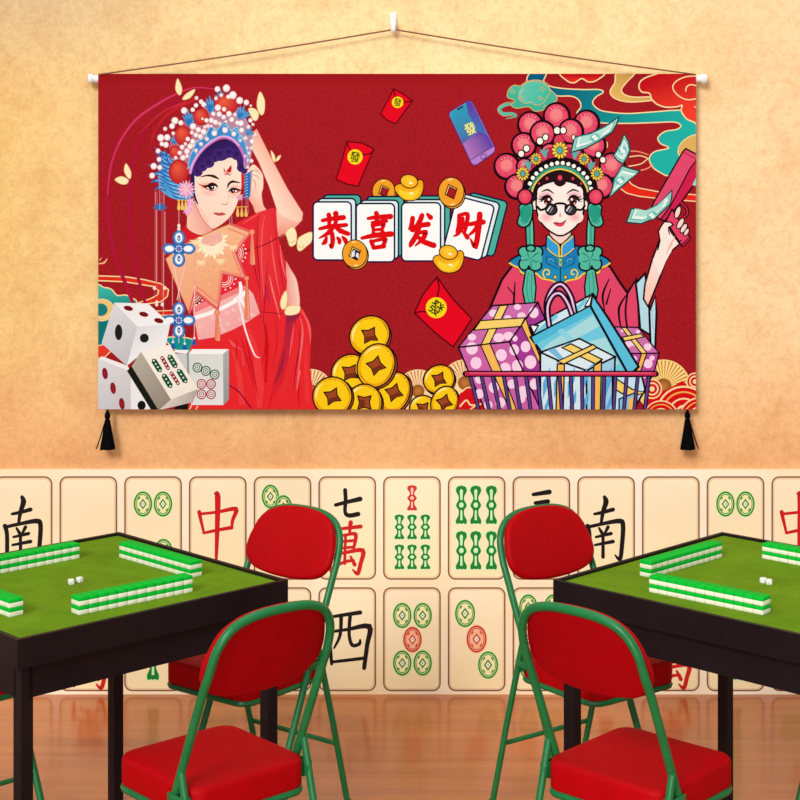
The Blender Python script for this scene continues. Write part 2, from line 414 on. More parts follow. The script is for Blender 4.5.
    for i in range(26):
        x, y = random.uniform(330, 690), random.uniform(600, 810)
        if y > 640+(690-x)*0.05 and y < 870-(x-330)*0.4: A.line([(x+math.cos(t)*(14-t*1.6), y+math.sin(t)*(14-t*1.6)) for t in range(7)], 4, (250, 220, 216), sm=3)
    A.line([(288, 722), (440, 672), (580, 600), (640, 545)], 26, (255, 252, 250)); A.line([(600, 478), (606, 530), (598, 580)], (18, 24, 14), (255, 252, 250))
    A.poly([(575, 580), (600, 560), (625, 600), (640, 680), (620, 640)], (255, 246, 246)); A.line([(560, 600), (585, 590), (610, 575)], 24, (255, 250, 250))
    A.line([(585, 590), (610, 680), (636, 800), (695, 960), (735, 985)], (14, 16, 12, 10, 4), (254, 232, 232))
    # lace arcs on the robe
    for cx, cy, a0, a1 in ((565, 285, -1.1, 1.2), (495, 455, -0.4, 2.4), (285, 560, -0.4, 1.6)):
        for r, w in ((30, 5), (44, 8), (58, 4)):
            A.line([(cx+math.cos(a0+(a1-a0)*k/8)*r, cy+math.sin(a0+(a1-a0)*k/8)*r) for k in range(9)], w, (252, 214, 210), sm=2)
        for k in range(7):
            a = a0+(a1-a0)*k/6; A.ell(cx+math.cos(a)*76, cy+math.sin(a)*76, 6, 6, (255, 238, 236), n=8)
    # red collar, neck and face
    A.at(*K2)
    A.poly([(10, 680), (38, 628), (60, 660), (130, 700), (215, 662), (300, 640), (215, 720), (60, 740)], (214, 30, 40))
    A.poly([(52, 535), (45, 625), (50, 655), (90, 685), (150, 700), (218, 668), (190, 600), (110, 480), (70, 500)], (250, 206, 186), sm=4, ol=(196, 70, 66), w=3, grad=(70, 640, 170, 600, (238, 160, 144)))
    A.poly([(80, 320), (82, 400), (98, 475), (135, 565), (185, 635), (216, 660), (258, 642), (312, 602), (350, 558), (382, 490), (408, 400), (412, 310), (404, 210), (340, 120), (220, 110), (110, 200)], (254, 229, 210), sm=4, ol=(216, 92, 80), w=4, grad=(250, 400, 120, 560, (252, 216, 196)))
    A.poly([(110, 500), (150, 575), (200, 640), (190, 600), (140, 520)], (250, 206, 186))
    # cheeks and shadow around the eyes
    for x, y, rx, ry, r in ((190, 420, 70, 34, 10), (360, 430, 42, 28, -10)):
        A.ell(x, y, rx, ry, (254, 226, 207), rot=r, mid=(250, 190, 176))
    A.ell(185, 375, 70, 32, (254, 226, 207), rot=8, mid=(246, 150, 134)); A.ell(362, 390, 46, 30, (253, 224, 206), rot=-8, mid=(246, 156, 140))
    A.poly([(118, 355), (165, 372), (205, 358), (240, 366), (248, 384), (232, 402), (196, 402), (165, 388)], (196, 56, 44), sm=4)
    A.poly([(176, 380), (208, 366), (236, 372), (246, 386), (226, 400), (196, 398)], (250, 244, 240), sm=4)
    A.ell(210, 383, 20, 17, (60, 28, 26)); A.ell(216, 379, 5, 5, (255, 255, 255), n=8)
    A.line([(150, 372), (185, 374), (212, 362), (240, 368), (250, 384)], (3, 14, 12, 4), (40, 14, 20)); A.line([(186, 398), (212, 406), (238, 398)], (2, 4, 2), (150, 50, 44))
    A.line([(186, 360), (215, 350), (240, 358)], (2, 4, 2), (214, 100, 84))
    A.poly([(326, 412), (345, 394), (375, 394), (404, 404), (385, 418), (350, 422)], (205, 90, 80), sm=4); A.poly([(332, 410), (350, 399), (372, 400), (380, 410), (360, 418), (340, 418)], (248, 240, 236), sm=4)
    A.ell(352, 407, 16, 13, (56, 26, 26)); A.ell(356, 404, 4, 4, (255, 255, 255), n=8)
    A.line([(324, 412), (344, 394), (372, 394), (408, 402)], (3, 12, 4), (40, 14, 20))
    A.line([(138, 312), (185, 303), (228, 310), (260, 328)], (3, 8, 13, 3), (58, 24, 30)); A.line([(318, 388), (324, 362), (350, 344), (400, 352)], (3, 9, 11, 3), (58, 24, 30))
    A.line([(312, 398), (322, 440), (322, 476)], (1, 5, 3), (244, 190, 172)); A.line([(272, 488), (290, 497), (312, 494), (322, 478)], (2, 5, 5, 2), (206, 110, 94))
    A.poly([(222, 554), (245, 549), (262, 554), (280, 549), (306, 561), (284, 570), (258, 572), (240, 566)], (214, 92, 86), sm=4); A.line([(222, 555), (262, 559), (306, 561)], (2, 5, 2), (140, 36, 40))
    A.poly([(340, 234), (344, 262), (330, 284), (310, 272), (322, 258)], (204, 26, 36), sm=3)
    for l in ([(292, 252), (298, 274), (312, 282)], [(290, 284), (305, 298), (316, 286), (330, 302), (342, 286)], [(322, 274), (332, 280), (342, 276)]): A.line(l, (3, 9, 3), (208, 30, 40))
    # hair with curls
    HR = (46, 26, 86)
    A.poly([(70, 305), (85, 240), (120, 180), (180, 120), (240, 78), (310, 62), (370, 80), (410, 130), (432, 190), (446, 280), (410, 285), (385, 250), (375, 200), (330, 185), (285, 205), (225, 210), (205, 245), (160, 255), (135, 300), (95, 305)], HR, sm=4, grad=(200, 100, 260, 220, (58, 36, 110)))
    for x, y, r in ((118, 280, 30), (150, 245, 30), (192, 218, 34), (262, 165, 40), (325, 150, 34), (378, 165, 34), (412, 250, 30), (232, 190, 24)):
        A.ell(x, y, r*1.12, r*1.05, (74, 40, 120), mid=(36, 24, 78), off=(-4, -10)); A.line([(x+math.cos(t)*r*0.55, y+math.sin(t)*r*0.5) for t in (0.2, 1.2, 2.2, 3.2, 4.2)], 3, (58, 42, 122), sm=4)
    A.poly([(70, 300), (95, 300), (100, 420), (122, 495), (100, 470), (82, 400)], (38, 30, 92), sm=4)
    A.poly([(408, 290), (428, 285), (430, 360), (410, 400)], (222, 40, 44))
    # headdress
    A.at(*K1)
    A.poly([(300, 640), (200, 640), (180, 500), (205, 400), (300, 290), (420, 215), (520, 170), (610, 230), (662, 320), (690, 420), (676, 580), (640, 600), (630, 480), (560, 410), (440, 430), (350, 520)], (196, 96, 110), sm=4, grad=(300, 350, 480, 420, (176, 150, 180)))
    B1 = (40, 122, 196); B2 = (120, 186, 230)
    def plume(cx, cy, L, a0, a1, n, c=B1):
        for i in range(n):
            a = math.radians(a0+(a1-a0)*i/(n-1)); k = 0.75+0.25*((i*7) % 3)/2
            p = (cx+math.cos(a)*L*k, cy+math.sin(a)*L*k); q = (cx+math.cos(a)*L*0.5*k+4, cy+math.sin(a)*L*0.5*k-4)
            A.line([(cx, cy), q, p], (L*0.16, L*0.24, 2), c); A.line([(cx, cy), q, p], (2, L*0.07, 1), B2)
    plume(435, 262, 105, -120, -55, 6); plume(305, 345, 105, -125, -55, 6); plume(610, 300, 90, -100, -20, 6); plume(215, 455, 60, -150, -60, 5); plume(660, 400, 55, -110, -10, 5); plume(500, 180, 60, -150, -40, 5)
    A.poly([(150, 500), (180, 545), (185, 630), (240, 690), (300, 705), (330, 760), (290, 800), (200, 790), (130, 740), (110, 670), (120, 600)], (52, 134, 206), sm=4, grad=(140, 560, 260, 790, (92, 176, 226)))
    for i in range(11):
        t = i/10; x = 150-60*math.sin(t*PI)*0.4-20*t+t*90; y = 520+260*t
        A.line([(x+60, y+15), (x+5, y), (x-62+t*40, y-45+30*t)], (4, 16, 2), (36, 110, 190)); A.line([(x+66, y+8), (x+20, y), (x-22, y-20)], (2, 6, 1), (150, 208, 240))
    for x, y, q, z in ((130, 600, 50, 585), (120, 640, 60, 640), (118, 680, 66, 690), (150, 560, 118, 505), (185, 560, 152, 492), (130, 720, 90, 735)):
        A.line([(x+30, y+20), (x, y), (q, z)], (10, 26, 3), (34, 106, 188)); A.line([(x+26, y+12), (x, y), ((x+q)/2, (y+z)/2)], (3, 8, 1), (140, 200, 238))
    for i in range(9):
        t = i/8; y = 640+t*140
        A.line([(640, y+10), (665, y), (694-16*t, y-22)], (4, 16, 2), (40, 112, 190)); A.line([(640, y+4), (664, y-6)], (2, 5), (150, 208, 240))
    for x, y, rx, ry in ((530, 212, 74, 62), (376, 288, 48, 52), (264, 402, 52, 60), (216, 505, 36, 38), (240, 626, 62, 74)):
        A.ell(x, y, rx, ry, (190, 26, 40), mid=(236, 98, 68), off=(-rx*0.25, -ry*0.4), ol=(150, 24, 34), w=3)
    A.poly([(292, 610), (312, 520), (350, 440), (400, 420), (432, 340), (470, 375), (525, 312), (560, 375), (598, 350), (615, 405), (645, 440), (662, 510), (664, 570), (640, 545), (616, 480), (568, 432), (510, 412), (440, 432), (375, 490), (325, 580)], (46, 128, 204), ol=(150, 208, 238), w=5, grad=(460, 360, 500, 420, (66, 150, 216)))
    for x, y in ((350, 470), (400, 430), (460, 392), (525, 370), (580, 395), (620, 435), (330, 530)):
        A.line([(x-18, y-8), (x, y-36), (x+18, y-8)], 4, (160, 214, 242), sm=3)
    A.line([(308, 640), (326, 580), (370, 508), (432, 450), (505, 414), (565, 428), (612, 472), (640, 530), (652, 592)], 18, (196, 120, 196)); A.line([(308, 634), (326, 574), (370, 502), (432, 444), (505, 408), (565, 422), (612, 466)], 8, (236, 186, 232))
    pearls = [(477, 118, 18), (532, 112, 23), (572, 155, 24), (614, 188, 22), (655, 200, 17), (682, 220, 8), (348, 172, 12), (376, 195, 14), (345, 218, 14), (392, 212, 16), (272, 250, 20), (325, 245, 14), (480, 232, 20), (518, 242, 14), (488, 272, 17), (548, 270, 18), (452, 270, 14), (440, 310, 16), (465, 322, 16), (515, 290, 15), (565, 305, 16), (585, 275, 12), (410, 310, 14),
              (215, 312, 22), (198, 345, 18), (252, 325, 16), (155, 362, 13), (327, 348, 20), (360, 368, 17), (392, 380, 18), (345, 400, 15), (320, 385, 13), (372, 410, 16), (128, 418, 22), (168, 415, 20), (160, 460, 18), (112, 498, 15), (135, 455, 14), (295, 425, 14), (325, 440, 16), (310, 470, 18), (260, 475, 15), (290, 500, 18), (345, 495, 12), (245, 510, 14), (265, 540, 17), (290, 530, 13), (220, 540, 12), (118, 550, 15), (85, 592, 20), (122, 600, 16), (75, 650, 18),
              (600, 325, 14), (622, 328, 18), (626, 370, 16), (650, 420, 13), (690, 440, 15), (668, 350, 13), (684, 480, 11), (660, 480, 9), (672, 512, 10), (686, 560, 13), (664, 555, 8), (648, 530, 9), (664, 598, 10), (710, 400, 12), (680, 310, 14), (695, 335, 10), (376, 456, 13), (413, 425, 13), (458, 390, 17), (524, 370, 18), (578, 394, 15), (617, 434, 10), (490, 330, 12), (530, 318, 10), (420, 345, 13), (400, 350, 11), (440, 345, 9), (545, 165, 14), (500, 155, 12), (468, 175, 12), (280, 455, 11), (205, 390, 12), (330, 465, 10), (385, 300, 8)]
    for x, y, r in pearls: A.ell(x, y, r, r*1.05, (232, 190, 196), mid=(255, 252, 250), off=(-r*0.15, -r*0.2), n=14)
    for x, y, r in pearls:
        if r >= 14: A.ell(x-1, y-1, r*0.72, r*0.75, (254, 248, 246), n=12)
    # ear flower, hanging tassels, gold drops
    A.at(*K2)
    def petals(cx, cy, r, n, c1, c2, w, a0=0, sy=1.0):
        for i in range(n):
            a = a0+2*PI*i/n; p = (cx+math.cos(a)*r, cy+math.sin(a)*r*sy)
            A.line([(cx, cy), ((cx+p[0])/2, (cy+p[1])/2), p], (w*0.5, w, w*0.15), c1 if i % 2 else c2)
    for x, y in ((60, 515), (48, 540), (70, 480)): petals(x, y, 30, 7, (240, 160, 204), (248, 190, 220), 16)
    petals(42, 395, 62, 16, (238, 152, 198), (250, 196, 224), 18); petals(42, 395, 36, 11, (250, 206, 228), (244, 170, 208), 14, 0.2); A.ell(44, 398, 8, 8, (250, 220, 150))
    petals(400, 448, 26, 8, (244, 180, 210), (238, 150, 196), 12)
    for x0, x1, y in ((-20, 50, 468), (372, 452, 512)):
        A.line([(x0, y), (x1, y)], 7, (226, 166, 60))
        for k in range(3):
            x = x0+12+k*(x1-x0-24)/2
            A.poly([(x-3, y), (x+3, y), (x+11, y+52), (x+7, y+66), (x-7, y+66), (x-11, y+52)], (236, 176, 70), grad=(x-8, y, x+10, y, (250, 222, 130)))
    for x in (412, 440, 452): A.line([(x, 440), (x+3, 560)], 3, (230, 140, 150))
    for x in (330, 345): A.line([(x, 570), (x+2, 640)], 3, (236, 170, 170))
    A.at(*K0)
    A.poly([(219, 482), (233, 476), (248, 482), (256, 494), (233, 502), (211, 494)], (52, 116, 184)); A.line([(233, 380), (233, 500)], 2, (224, 150, 160))
    for x in (219, 247): A.line([(x, 440), (x, 480)], 2, (224, 150, 160))
    # fan
    A.at(*K3)
    fan = [(105, 325), (225, 230), (330, 180), (440, 130), (535, 92), (672, 145), (570, 278), (638, 452), (482, 420), (452, 662), (300, 540), (262, 690), (150, 440)]
    A.poly(fan, (246, 190, 146), ol=(222, 96, 86), w=5, grad=(250, 250, 420, 600, (242, 166, 122)))
    random.seed(5)
    for i in range(120):
        x, y = random.uniform(180, 520), random.uniform(290, 560)
        if 0.9*(x-300) < 600-y+150 and x > 150+(y-330)*0.5 and (x < 440 or y < 390): A.ell(x, y, 4, 3, random.choice([(250, 196, 140), (232, 142, 96), (252, 206, 150)]), n=7)
    for l in ([(535, 92), (672, 145), (570, 278), (638, 452), (482, 420), (452, 662), (300, 540), (262, 690)],):
        A.line(l, 17, (226, 92, 92), sm=0)
        c = (420, 330); A.line([(p[0]+(c[0]-p[0])*0.13, p[1]+(c[1]-p[1])*0.13) for p in l], 8, (236, 128, 108), sm=0)
        A.line([(p[0]+(c[0]-p[0])*0.06, p[1]+(c[1]-p[1])*0.06) for p in l], 4, (248, 176, 150), sm=0)
    A.line([(105, 325), (225, 230), (330, 180), (440, 130), (535, 92)], 6, (200, 110, 70), sm=3)
    for i in range(15):
        a = math.radians(-40+i*17); r = 118 if i % 2 else 98; cx, cy = 412, 215
        A.line([(cx+math.cos(a)*30, cy+math.sin(a)*26), (cx+math.cos(a)*r*0.75, cy+math.sin(a)*r*0.75), (cx+math.cos(a)*r, cy+math.sin(a)*r)], (12, 26, 3), (255, 240, 204))
    for cx, cy in ((340, 345), (470, 335), (555, 245), (300, 210)):
        for i in range(7):
            a = math.radians(-20+i*36); A.line([(cx, cy), (cx+math.cos(a)*36, cy+math.sin(a)*34)], (14, 4), (254, 226, 178))
    A.poly([(345, 200), (400, 165), (460, 150), (485, 180), (470, 215), (430, 228), (390, 235), (355, 222)], (247, 190, 172), sm=4)
    for i in range(9): A.line([(350+i*15, 235-i*4), (345+i*16, 205-i*5), (360+i*15, 180-i*4)], 3, (234, 140, 130))
    for x, y, r, ty in ((680, 147, 19, 362), (645, 455, 16, 725), (447, 682, 20, 870)):
        A.poly([(x-6, y), (x+6, y), (x+22, ty), (x+2, ty+6), (x-14, ty-4)], (236, 128, 92), ol=(214, 92, 72), w=3, grad=(x-10, y, x+14, y, (248, 170, 130)))
        A.line([(x, y+30), (x+2, ty-10)], 3, (214, 96, 76)); A.ell(x, y, r, r, (232, 124, 90), mid=(250, 172, 132))
    # blue knots and strings
    for x, y0, y1 in ((42, 0, 480), (90, 260, 720), (100, 10, 300), (150, 370, 640), (193, 0, 130), (190, 370, 640), (297, 280, 720), (235, 370, 560)):
        A.line([(x, y0), (x, y1)], 4, (238, 170, 170))
    A.line([(160, 370), (205, 620)], 4, (250, 220, 210)); A.line([(232, 370), (180, 600)], 4, (250, 220, 210)); A.line([(297, 500), (295, 900)], 4, (250, 220, 216))
    for x, y in ((30, 520), (98, 520), (45, 630), (82, 630), (45, 615), (193, 128), (193, 105)): A.ell(x, y, 11, 14, (252, 228, 214), n=10)
    for cy in (258, 735):
        for dx, dy, rx, ry in ((0, -72, 42, 50), (0, 72, 42, 50), (-66, 0, 44, 36), (66, 0, 44, 36)): A.ell(193+dx, cy+dy, rx, ry, (44, 104, 180)); 
        A.ell(193, cy, 46, 46, (44, 104, 180))
        for dx, dy, rx, ry in ((0, -74, 34, 42), (0, 70, 34, 42), (-66, 0, 36, 28), (66, 0, 36, 28)): A.ell(193+dx, cy+dy, rx, ry, (96, 152, 212))
        for dx, dy, rx, ry in ((0, -74, 24, 32), (0, 70, 24, 32), (-62, 0, 30, 20), (62, 0, 30, 20)): A.ell(193+dx, cy+dy, rx, ry, (252, 252, 254))
        for dy in (-70, 66): A.ell(193, cy+dy, 11, 20, (52, 112, 186)); A.ell(193, cy+dy+2, 5, 6, (252, 252, 254), n=8)
        A.ell(193, cy, 22, 22, (70, 124, 196))
        for i in range(8): A.ell(193+math.cos(i*PI/4)*20, cy+math.sin(i*PI/4)*20, 5, 5, (230, 240, 252), n=7)
        A.ell(193, cy, 7, 7, (186, 70, 100), n=8)
    A.at(*K6)
    for x in (520, 560, 596): A.line([(x, 560), (x, 620)], 4, (236, 226, 230))
    for x, y in ((520, 640), (598, 650), (662, 612)): A.poly([(x-4, y-25), (x+4, y-25), (x+18, y+20), (x-18, y+20)], (32, 92, 170)); A.ell(x, y-26, 8, 9, (250, 240, 240), n=8)
    # butterflies
    BF = (254, 238, 190); BO = (226, 186, 118)
    A.at(*K0)
    for q in ([(292, 62), (306, 92), (304, 112), (296, 116), (285, 96)], [(308, 130), (322, 112), (350, 98), (338, 122), (320, 132)], [(566, 106), (582, 135), (580, 175), (568, 182), (556, 150)], [(528, 164), (548, 162), (562, 178), (558, 198), (545, 200)],
              [(120, 345), (136, 372), (135, 394), (126, 392), (114, 370)], [(83, 398), (105, 388), (128, 400), (120, 414), (100, 412)], [(603, 302), (616, 320), (616, 340), (608, 330)], [(618, 338), (626, 322), (636, 318), (630, 332)]):
        A.poly(q, BF, sm=4, ol=BO, w=2)
    A.at(*K4)
    for q in ([(485, 180), (510, 225), (505, 290), (468, 308), (450, 260), (440, 215)], [(612, 215), (560, 230), (520, 260), (515, 320), (535, 340), (575, 310), (610, 275)], [(440, 605), (450, 650), (440, 715), (415, 728), (402, 690), (415, 640)], [(445, 715), (490, 702), (535, 712), (520, 755), (460, 768), (432, 755)]):
        A.poly(q, BF, sm=4, ol=BO, w=4)
    A.line([(455, 275), (480, 285), (502, 265)], 3, (190, 140, 80)); A.line([(520, 300), (545, 320), (560, 300)], 3, (190, 140, 80))
    # -------- dice and tiles, lower left
    A.at(*K7)
    A.poly([(62, 300), (200, 350), (218, 382), (46, 318)], (244, 244, 244)); A.poly([(40, 312), (216, 382), (220, 590), (40, 590)], (226, 226, 228), grad=(60, 350, 200, 560, (200, 200, 204))); A.poly([(216, 382), (300, 400), (350, 590), (219, 590)], (240, 240, 241))
    for x, y in ((80, 392), (123, 470), (170, 553)): A.ell(x, y, 15, 31, (128, 18, 30), rot=-8, mid=(168, 34, 44))
    A.ell(275, 562, 22, 25, (24, 24, 24))
    A.poly([(130, 14), (310, 18), (428, 128), (252, 142)], (238, 239, 240), grad=(150, 20, 400, 120, (250, 250, 250))); A.poly([(130, 14), (252, 142), (195, 350), (62, 230)], (222, 222, 226), grad=(100, 120, 210, 300, (196, 196, 202)))
    A.poly([(252, 142), (428, 128), (404, 250), (272, 290), (195, 352)], (224, 225, 228), grad=(260, 150, 330, 260, (246, 246, 246)))
    for x, y in ((205, 44), (287, 76), (367, 110)): A.ell(x, y, 25, 13, (104, 10, 18), rot=14, mid=(140, 20, 28))
    A.ell(153, 172, 20, 42, (32, 32, 34)); A.ell(290, 203, 24, 24, (32, 32, 34))
    A.poly([(440, 278), (460, 266), (528, 266), (515, 286)], (250, 250, 250)); A.poly([(440, 286), (520, 284), (545, 500), (500, 400)], (206, 210, 208)); A.poly([(516, 286), (529, 268), (532, 420), (520, 420)], (150, 154, 152))
    A.poly([(527, 288), (710, 286), (712, 560), (540, 560), (530, 400)], (216, 221, 217), grad=(540, 300, 690, 540, (232, 235, 232))); A.poly([(527, 288), (545, 262), (740, 262), (710, 288)], (248, 250, 249)); A.poly([(710, 288), (741, 262), (741, 530), (712, 560)], (176, 180, 180), grad=(725, 280, 725, 550, (150, 154, 156)))
    for x, y, c in ((573, 360, 0), (618, 378, 0), (665, 397, 0), (595, 448, 1), (646, 448, 1), (595, 503, 1), (646, 503, 1)):
        cc = (18, 92, 62) if c == 0 else (178, 40, 56)
        A.ell(x, y, 26, 27, cc); A.ell(x, y, 20, 21, (226, 230, 226)); A.ell(x, y, 14, 15, cc); A.ell(x, y, 10, 11, (226, 230, 226)); A.ell(x, y, 4, 4, cc, n=8)
    A.poly([(440, 590), (470, 555), (527, 545), (520, 590)], (20, 20, 18))
    A.poly([(272, 275), (432, 530), (366, 588), (222, 355)], (186, 178, 164), grad=(260, 300, 420, 560, (150, 138, 124))); A.poly([(222, 352), (366, 588), (330, 592), (198, 378)], (26, 28, 22)); A.poly([(432, 530), (577, 474), (548, 545), (366, 588)], (222, 214, 204), grad=(420, 560, 550, 500, (180, 170, 160)))
    A.poly([(272, 275), (425, 238), (577, 474), (432, 530)], (252, 246, 236), grad=(300, 270, 500, 480, (246, 238, 224)))
    for x0, y0, x1, y1, c in ((340, 322, 374, 376, 0), (385, 308, 417, 364, 1), (424, 300, 457, 354, 0), (394, 402, 430, 460, 0), (434, 390, 470, 444, 1), (474, 376, 510, 434, 0)):
        cc = (16, 84, 54) if c == 0 else (150, 30, 44)
        A.line([(x0, y0), (x1, y1)], 20, cc, sm=0); A.ell(x0, y0, 10, 10, cc, n=10); A.ell(x1, y1, 10, 10, cc, n=10)
        for k in (0.02, 0.34, 0.66, 0.98): A.ell(x0+(x1-x0)*k, y0+(y1-y0)*k, 5, 5, (230, 238, 230), n=8)
    A.line([(528, 590), (545, 555)], 6, CREAM); A.line([(560, 592), (575, 565)], 6, CREAM)
    # -------- four lettered tiles with coins and ingots
    def coin(cx, cy, rx, ry, rot=0, w=5, hole=True, hl=(165, 26, 34)):
        A.ell(cx+rx*0.1, cy+ry*0.13, rx, ry, (222, 160, 60), ol=INK, w=w); A.ell(cx, cy, rx, ry, (242, 164, 44), rot=0, ol=INK, w=w, mid=(240, 158, 36))
        for a in (-1.9, 1.2): A.line([(cx+math.cos(a+k*0.12)*rx*0.84, cy+math.sin(a+k*0.12)*ry*0.84) for k in range(5)], (2, rx*0.14, 2), (255, 226, 160))
        q = [(-0.5, -0.06), (0.02, -0.58), (0.5, -0.02), (0.06, 0.5)]
        q = [(-0.46, 0.16), (-0.2, -0.5), (0.46, -0.22), (0.2, 0.46)]
        A.poly([(cx+x*rx, cy+y*ry) for x, y in q], (250, 206, 110), ol=INK, w=w)
        A.poly([(cx+x*rx*0.82+rx*0.05, cy+y*ry*0.82+ry*0.06) for x, y in q], hl, ol=INK, w=w*0.8)
    def ingot(cx, cy, s, w=5):
        """boat shaped gold ingot"""
        o = [(-1.0, -0.1), (-0.92, -0.34), (-0.6, -0.46), (0.4, -0.6), (0.72, -0.74), (0.94, -0.64), (1.0, -0.4), (0.96, 0.0), (0.7, 0.5), (0.15, 0.72), (-0.45, 0.6), (-0.88, 0.15)]
        A.poly([(cx+x*s, cy+y*s) for x, y in o], (244, 168, 24), sm=5, ol=INK, w=w, grad=(cx, cy-s*0.5, cx, cy+s*0.6, (250, 192, 32)))
        A.poly([(cx+x*s*0.8, cy+0.06*s+y*s*0.7) for x, y in ((-0.85, -0.2), (-0.3, 0.05), (0.4, 0.0), (0.85, -0.3), (0.75, 0.2), (0.3, 0.7), (-0.3, 0.7), (-0.75, 0.3))], (254, 214, 50), sm=5)
        A.ell(cx, cy-s*0.62, s*0.6, s*0.46, (250, 182, 26), rot=12, ol=INK, w=w, mid=(254, 208, 60), off=(0, -s*0.1))
        A.ell(cx+s*0.12, cy-s*0.5, s*0.14, s*0.07, (255, 250, 210), rot=15, n=10); A.ell(cx+s*0.15, cy+s*0.2, s*0.14, s*0.07, (255, 250, 210), rot=15, n=10)
    A.at(*K14)
    coin(630, 170, 92, 100)
    def tile(front, mid, back, r=36, w=9, M=None):
        A.rrect(*back, r, (76, 178, 160), NAVY, w, M=M); A.rrect(*mid, r, (222, 242, 246), NAVY, w, M=M); A.rrect(*front, r, (255, 255, 255), NAVY, w, M=M)
    tile((65, 255, 370, 720), (104, 228, 406, 690), (148, 198, 446, 660))
    tile((410, 268, 716, 735), (444, 242, 748, 712), (492, 212, 790, 688))
    A.at(*K15)
    tile((12, 238, 295, 662), (42, 215, 325, 640), (84, 188, 366, 620), r=33, w=8)
    a = math.radians(14.5)
    def R4(p): return (500+(p[0]-500)*math.cos(a)-(p[1]-425)*math.sin(a), 425+(p[0]-500)*math.sin(a)+(p[1]-425)*math.cos(a))
    tile((358, 218, 642, 632), (392, 190, 676, 606), (445, 166, 728, 580), r=33, w=8, M=R4)
    RED = (222, 14, 20)
    A.at(*K14)
    def br(S, k=1.65): A.brush([(s_[0], tuple(v*k for v in s_[1])) for s_ in S], RED)
    br([([(140, 404), (200, 392), (308, 380)], (18, 22, 26)), ([(190, 358), (196, 395), (192, 440)], (24, 22, 18)), ([(246, 348), (250, 395), (238, 440)], (28, 22, 18)), ([(118, 470), (200, 452), (330, 440)], (16, 22, 20)),
        ([(225, 450), (190, 500), (112, 546)], (26, 24, 6)), ([(240, 450), (282, 485), (345, 510)], (16, 26, 22)), ([(215, 505), (222, 560), (212, 615), (196, 596)], (22, 24, 20, 8)), ([(172, 540), (160, 575), (142, 590)], (14, 24, 14)), ([(258, 540), (274, 560), (276, 582)], (12, 22, 18)), ([(300, 535), (322, 560), (330, 585)], (12, 24, 20))])
    br([([(505, 388), (570, 378), (684, 372)], (16, 22, 28)), ([(570, 345), (578, 375), (572, 412)], (24, 24, 20)), ([(535, 420), (600, 412), (650, 408)], (14, 18, 20)), ([(540, 440), (548, 476)], (20, 18)), ([(540, 445), (600, 436), (628, 436), (615, 476)], (16, 16, 22, 16)), ([(545, 480), (615, 474)], (16, 16)),
        ([(545, 498), (562, 520)], (16, 18)), ([(620, 490), (605, 518)], (20, 14)), ([(455, 545), (560, 522), (692, 512)], (16, 26, 28)), ([(530, 570), (550, 622)], (22, 22)), ([(530, 574), (600, 556), (642, 556), (622, 612)], (16, 18, 24, 18)), ([(550, 622), (632, 610)], (20, 22))])
    A.at(*K15)
    br([([(160, 330), (140, 380), (95, 440), (70, 425)], (22, 24, 18, 6)), ([(92, 350), (84, 400), (66, 430)], (22, 22, 10)), ([(75, 425), (140, 405), (205, 395)], (20, 22, 24)), ([(140, 405), (120, 470), (85, 530), (72, 555)], (24, 24, 24, 12)), ([(130, 460), (185, 452), (165, 500), (110, 552)], (14, 22, 22, 6)), ([(125, 480), (170, 520), (245, 548)], (16, 24, 26)), ([(200, 322), (222, 345)], (14, 24))])
    br([([(430, 330), (428, 400), (415, 450)], (18, 20, 16)), ([(430, 328), (490, 322), (482, 400), (470, 450)], (14, 20, 20, 14)), ([(455, 350), (448, 420), (420, 465), (390, 482)], (18, 20, 16, 6)), ([(460, 450), (490, 490)], (14, 22)), ([(505, 395), (560, 385), (606, 378)], (18, 22, 24)), ([(580, 322), (572, 420), (548, 555), (512, 500)], (26, 26, 24, 6)), ([(565, 400), (530, 450), (490, 480)], (18, 16, 6))])
    A.at(*K14); coin(398, 670, 100, 112, hl=(30, 30, 60)); A.poly([(380, 650), (400, 640), (396, 690), (366, 700)], (232, 240, 248)); A.poly([(412, 660), (430, 668), (428, 710), (405, 690)], (232, 240, 248))
    A.at(*K15); coin(372, 160, 94, 108); ingot(66, 148, 106); ingot(352, 668, 112)
    # -------- envelopes and the telephone
    A.at(*K17)
    ER = (228, 10, 34)
    def env(pts, fl, cx, cy, r, w, rot):
        A.poly(pts, ER, ol=(92, 4, 18), w=w)
        for l in fl: A.line(l, w, (92, 4, 18), sm=4)
        A.ell(cx, cy, r, r, (244, 222, 30)); A.glyph('發', cx-r*0.66, cy-r*0.7, cx+r*0.66, cy+r*0.7, (30, 50, 20), 0.012, rot)
    env([(300, 42), (345, 66), (388, 98), (350, 150), (310, 206), (270, 190), (237, 158), (270, 100)], [[(300, 44), (308, 80), (318, 92)], [(345, 106), (388, 98)]], 318, 105, 27, 4, 8)
    env([(80, 290), (150, 296), (207, 325), (170, 410), (132, 500), (80, 490), (28, 468), (56, 380)], [[(80, 292), (92, 325), (105, 338)], [(150, 352), (190, 345), (207, 325)]], 118, 362, 36, 4, 8)
    A.at(*K20); env([(548, 108), (610, 195), (687, 275), (655, 325), (612, 388), (540, 330), (458, 252), (490, 180)], [[(548, 110), (556, 150), (548, 190)], [(458, 252), (485, 246), (508, 248)]], 545, 231, 42, 4, 38)
    A.at(*K17)
    ph = [(566, 148), (650, 97), (668, 102), (678, 118), (776, 318), (776, 334), (766, 346), (692, 398), (676, 402), (664, 390), (562, 172), (560, 158)]
    A.poly(ph, (166, 120, 206), ol=(60, 40, 110), w=4, grad=(640, 250, 760, 350, (186, 130, 214)))
    A.poly([(568, 152), (650, 101), (666, 106), (674, 120), (768, 312), (660, 374), (566, 172)], (32, 164, 190), grad=(580, 150, 650, 260, (92, 62, 162)))
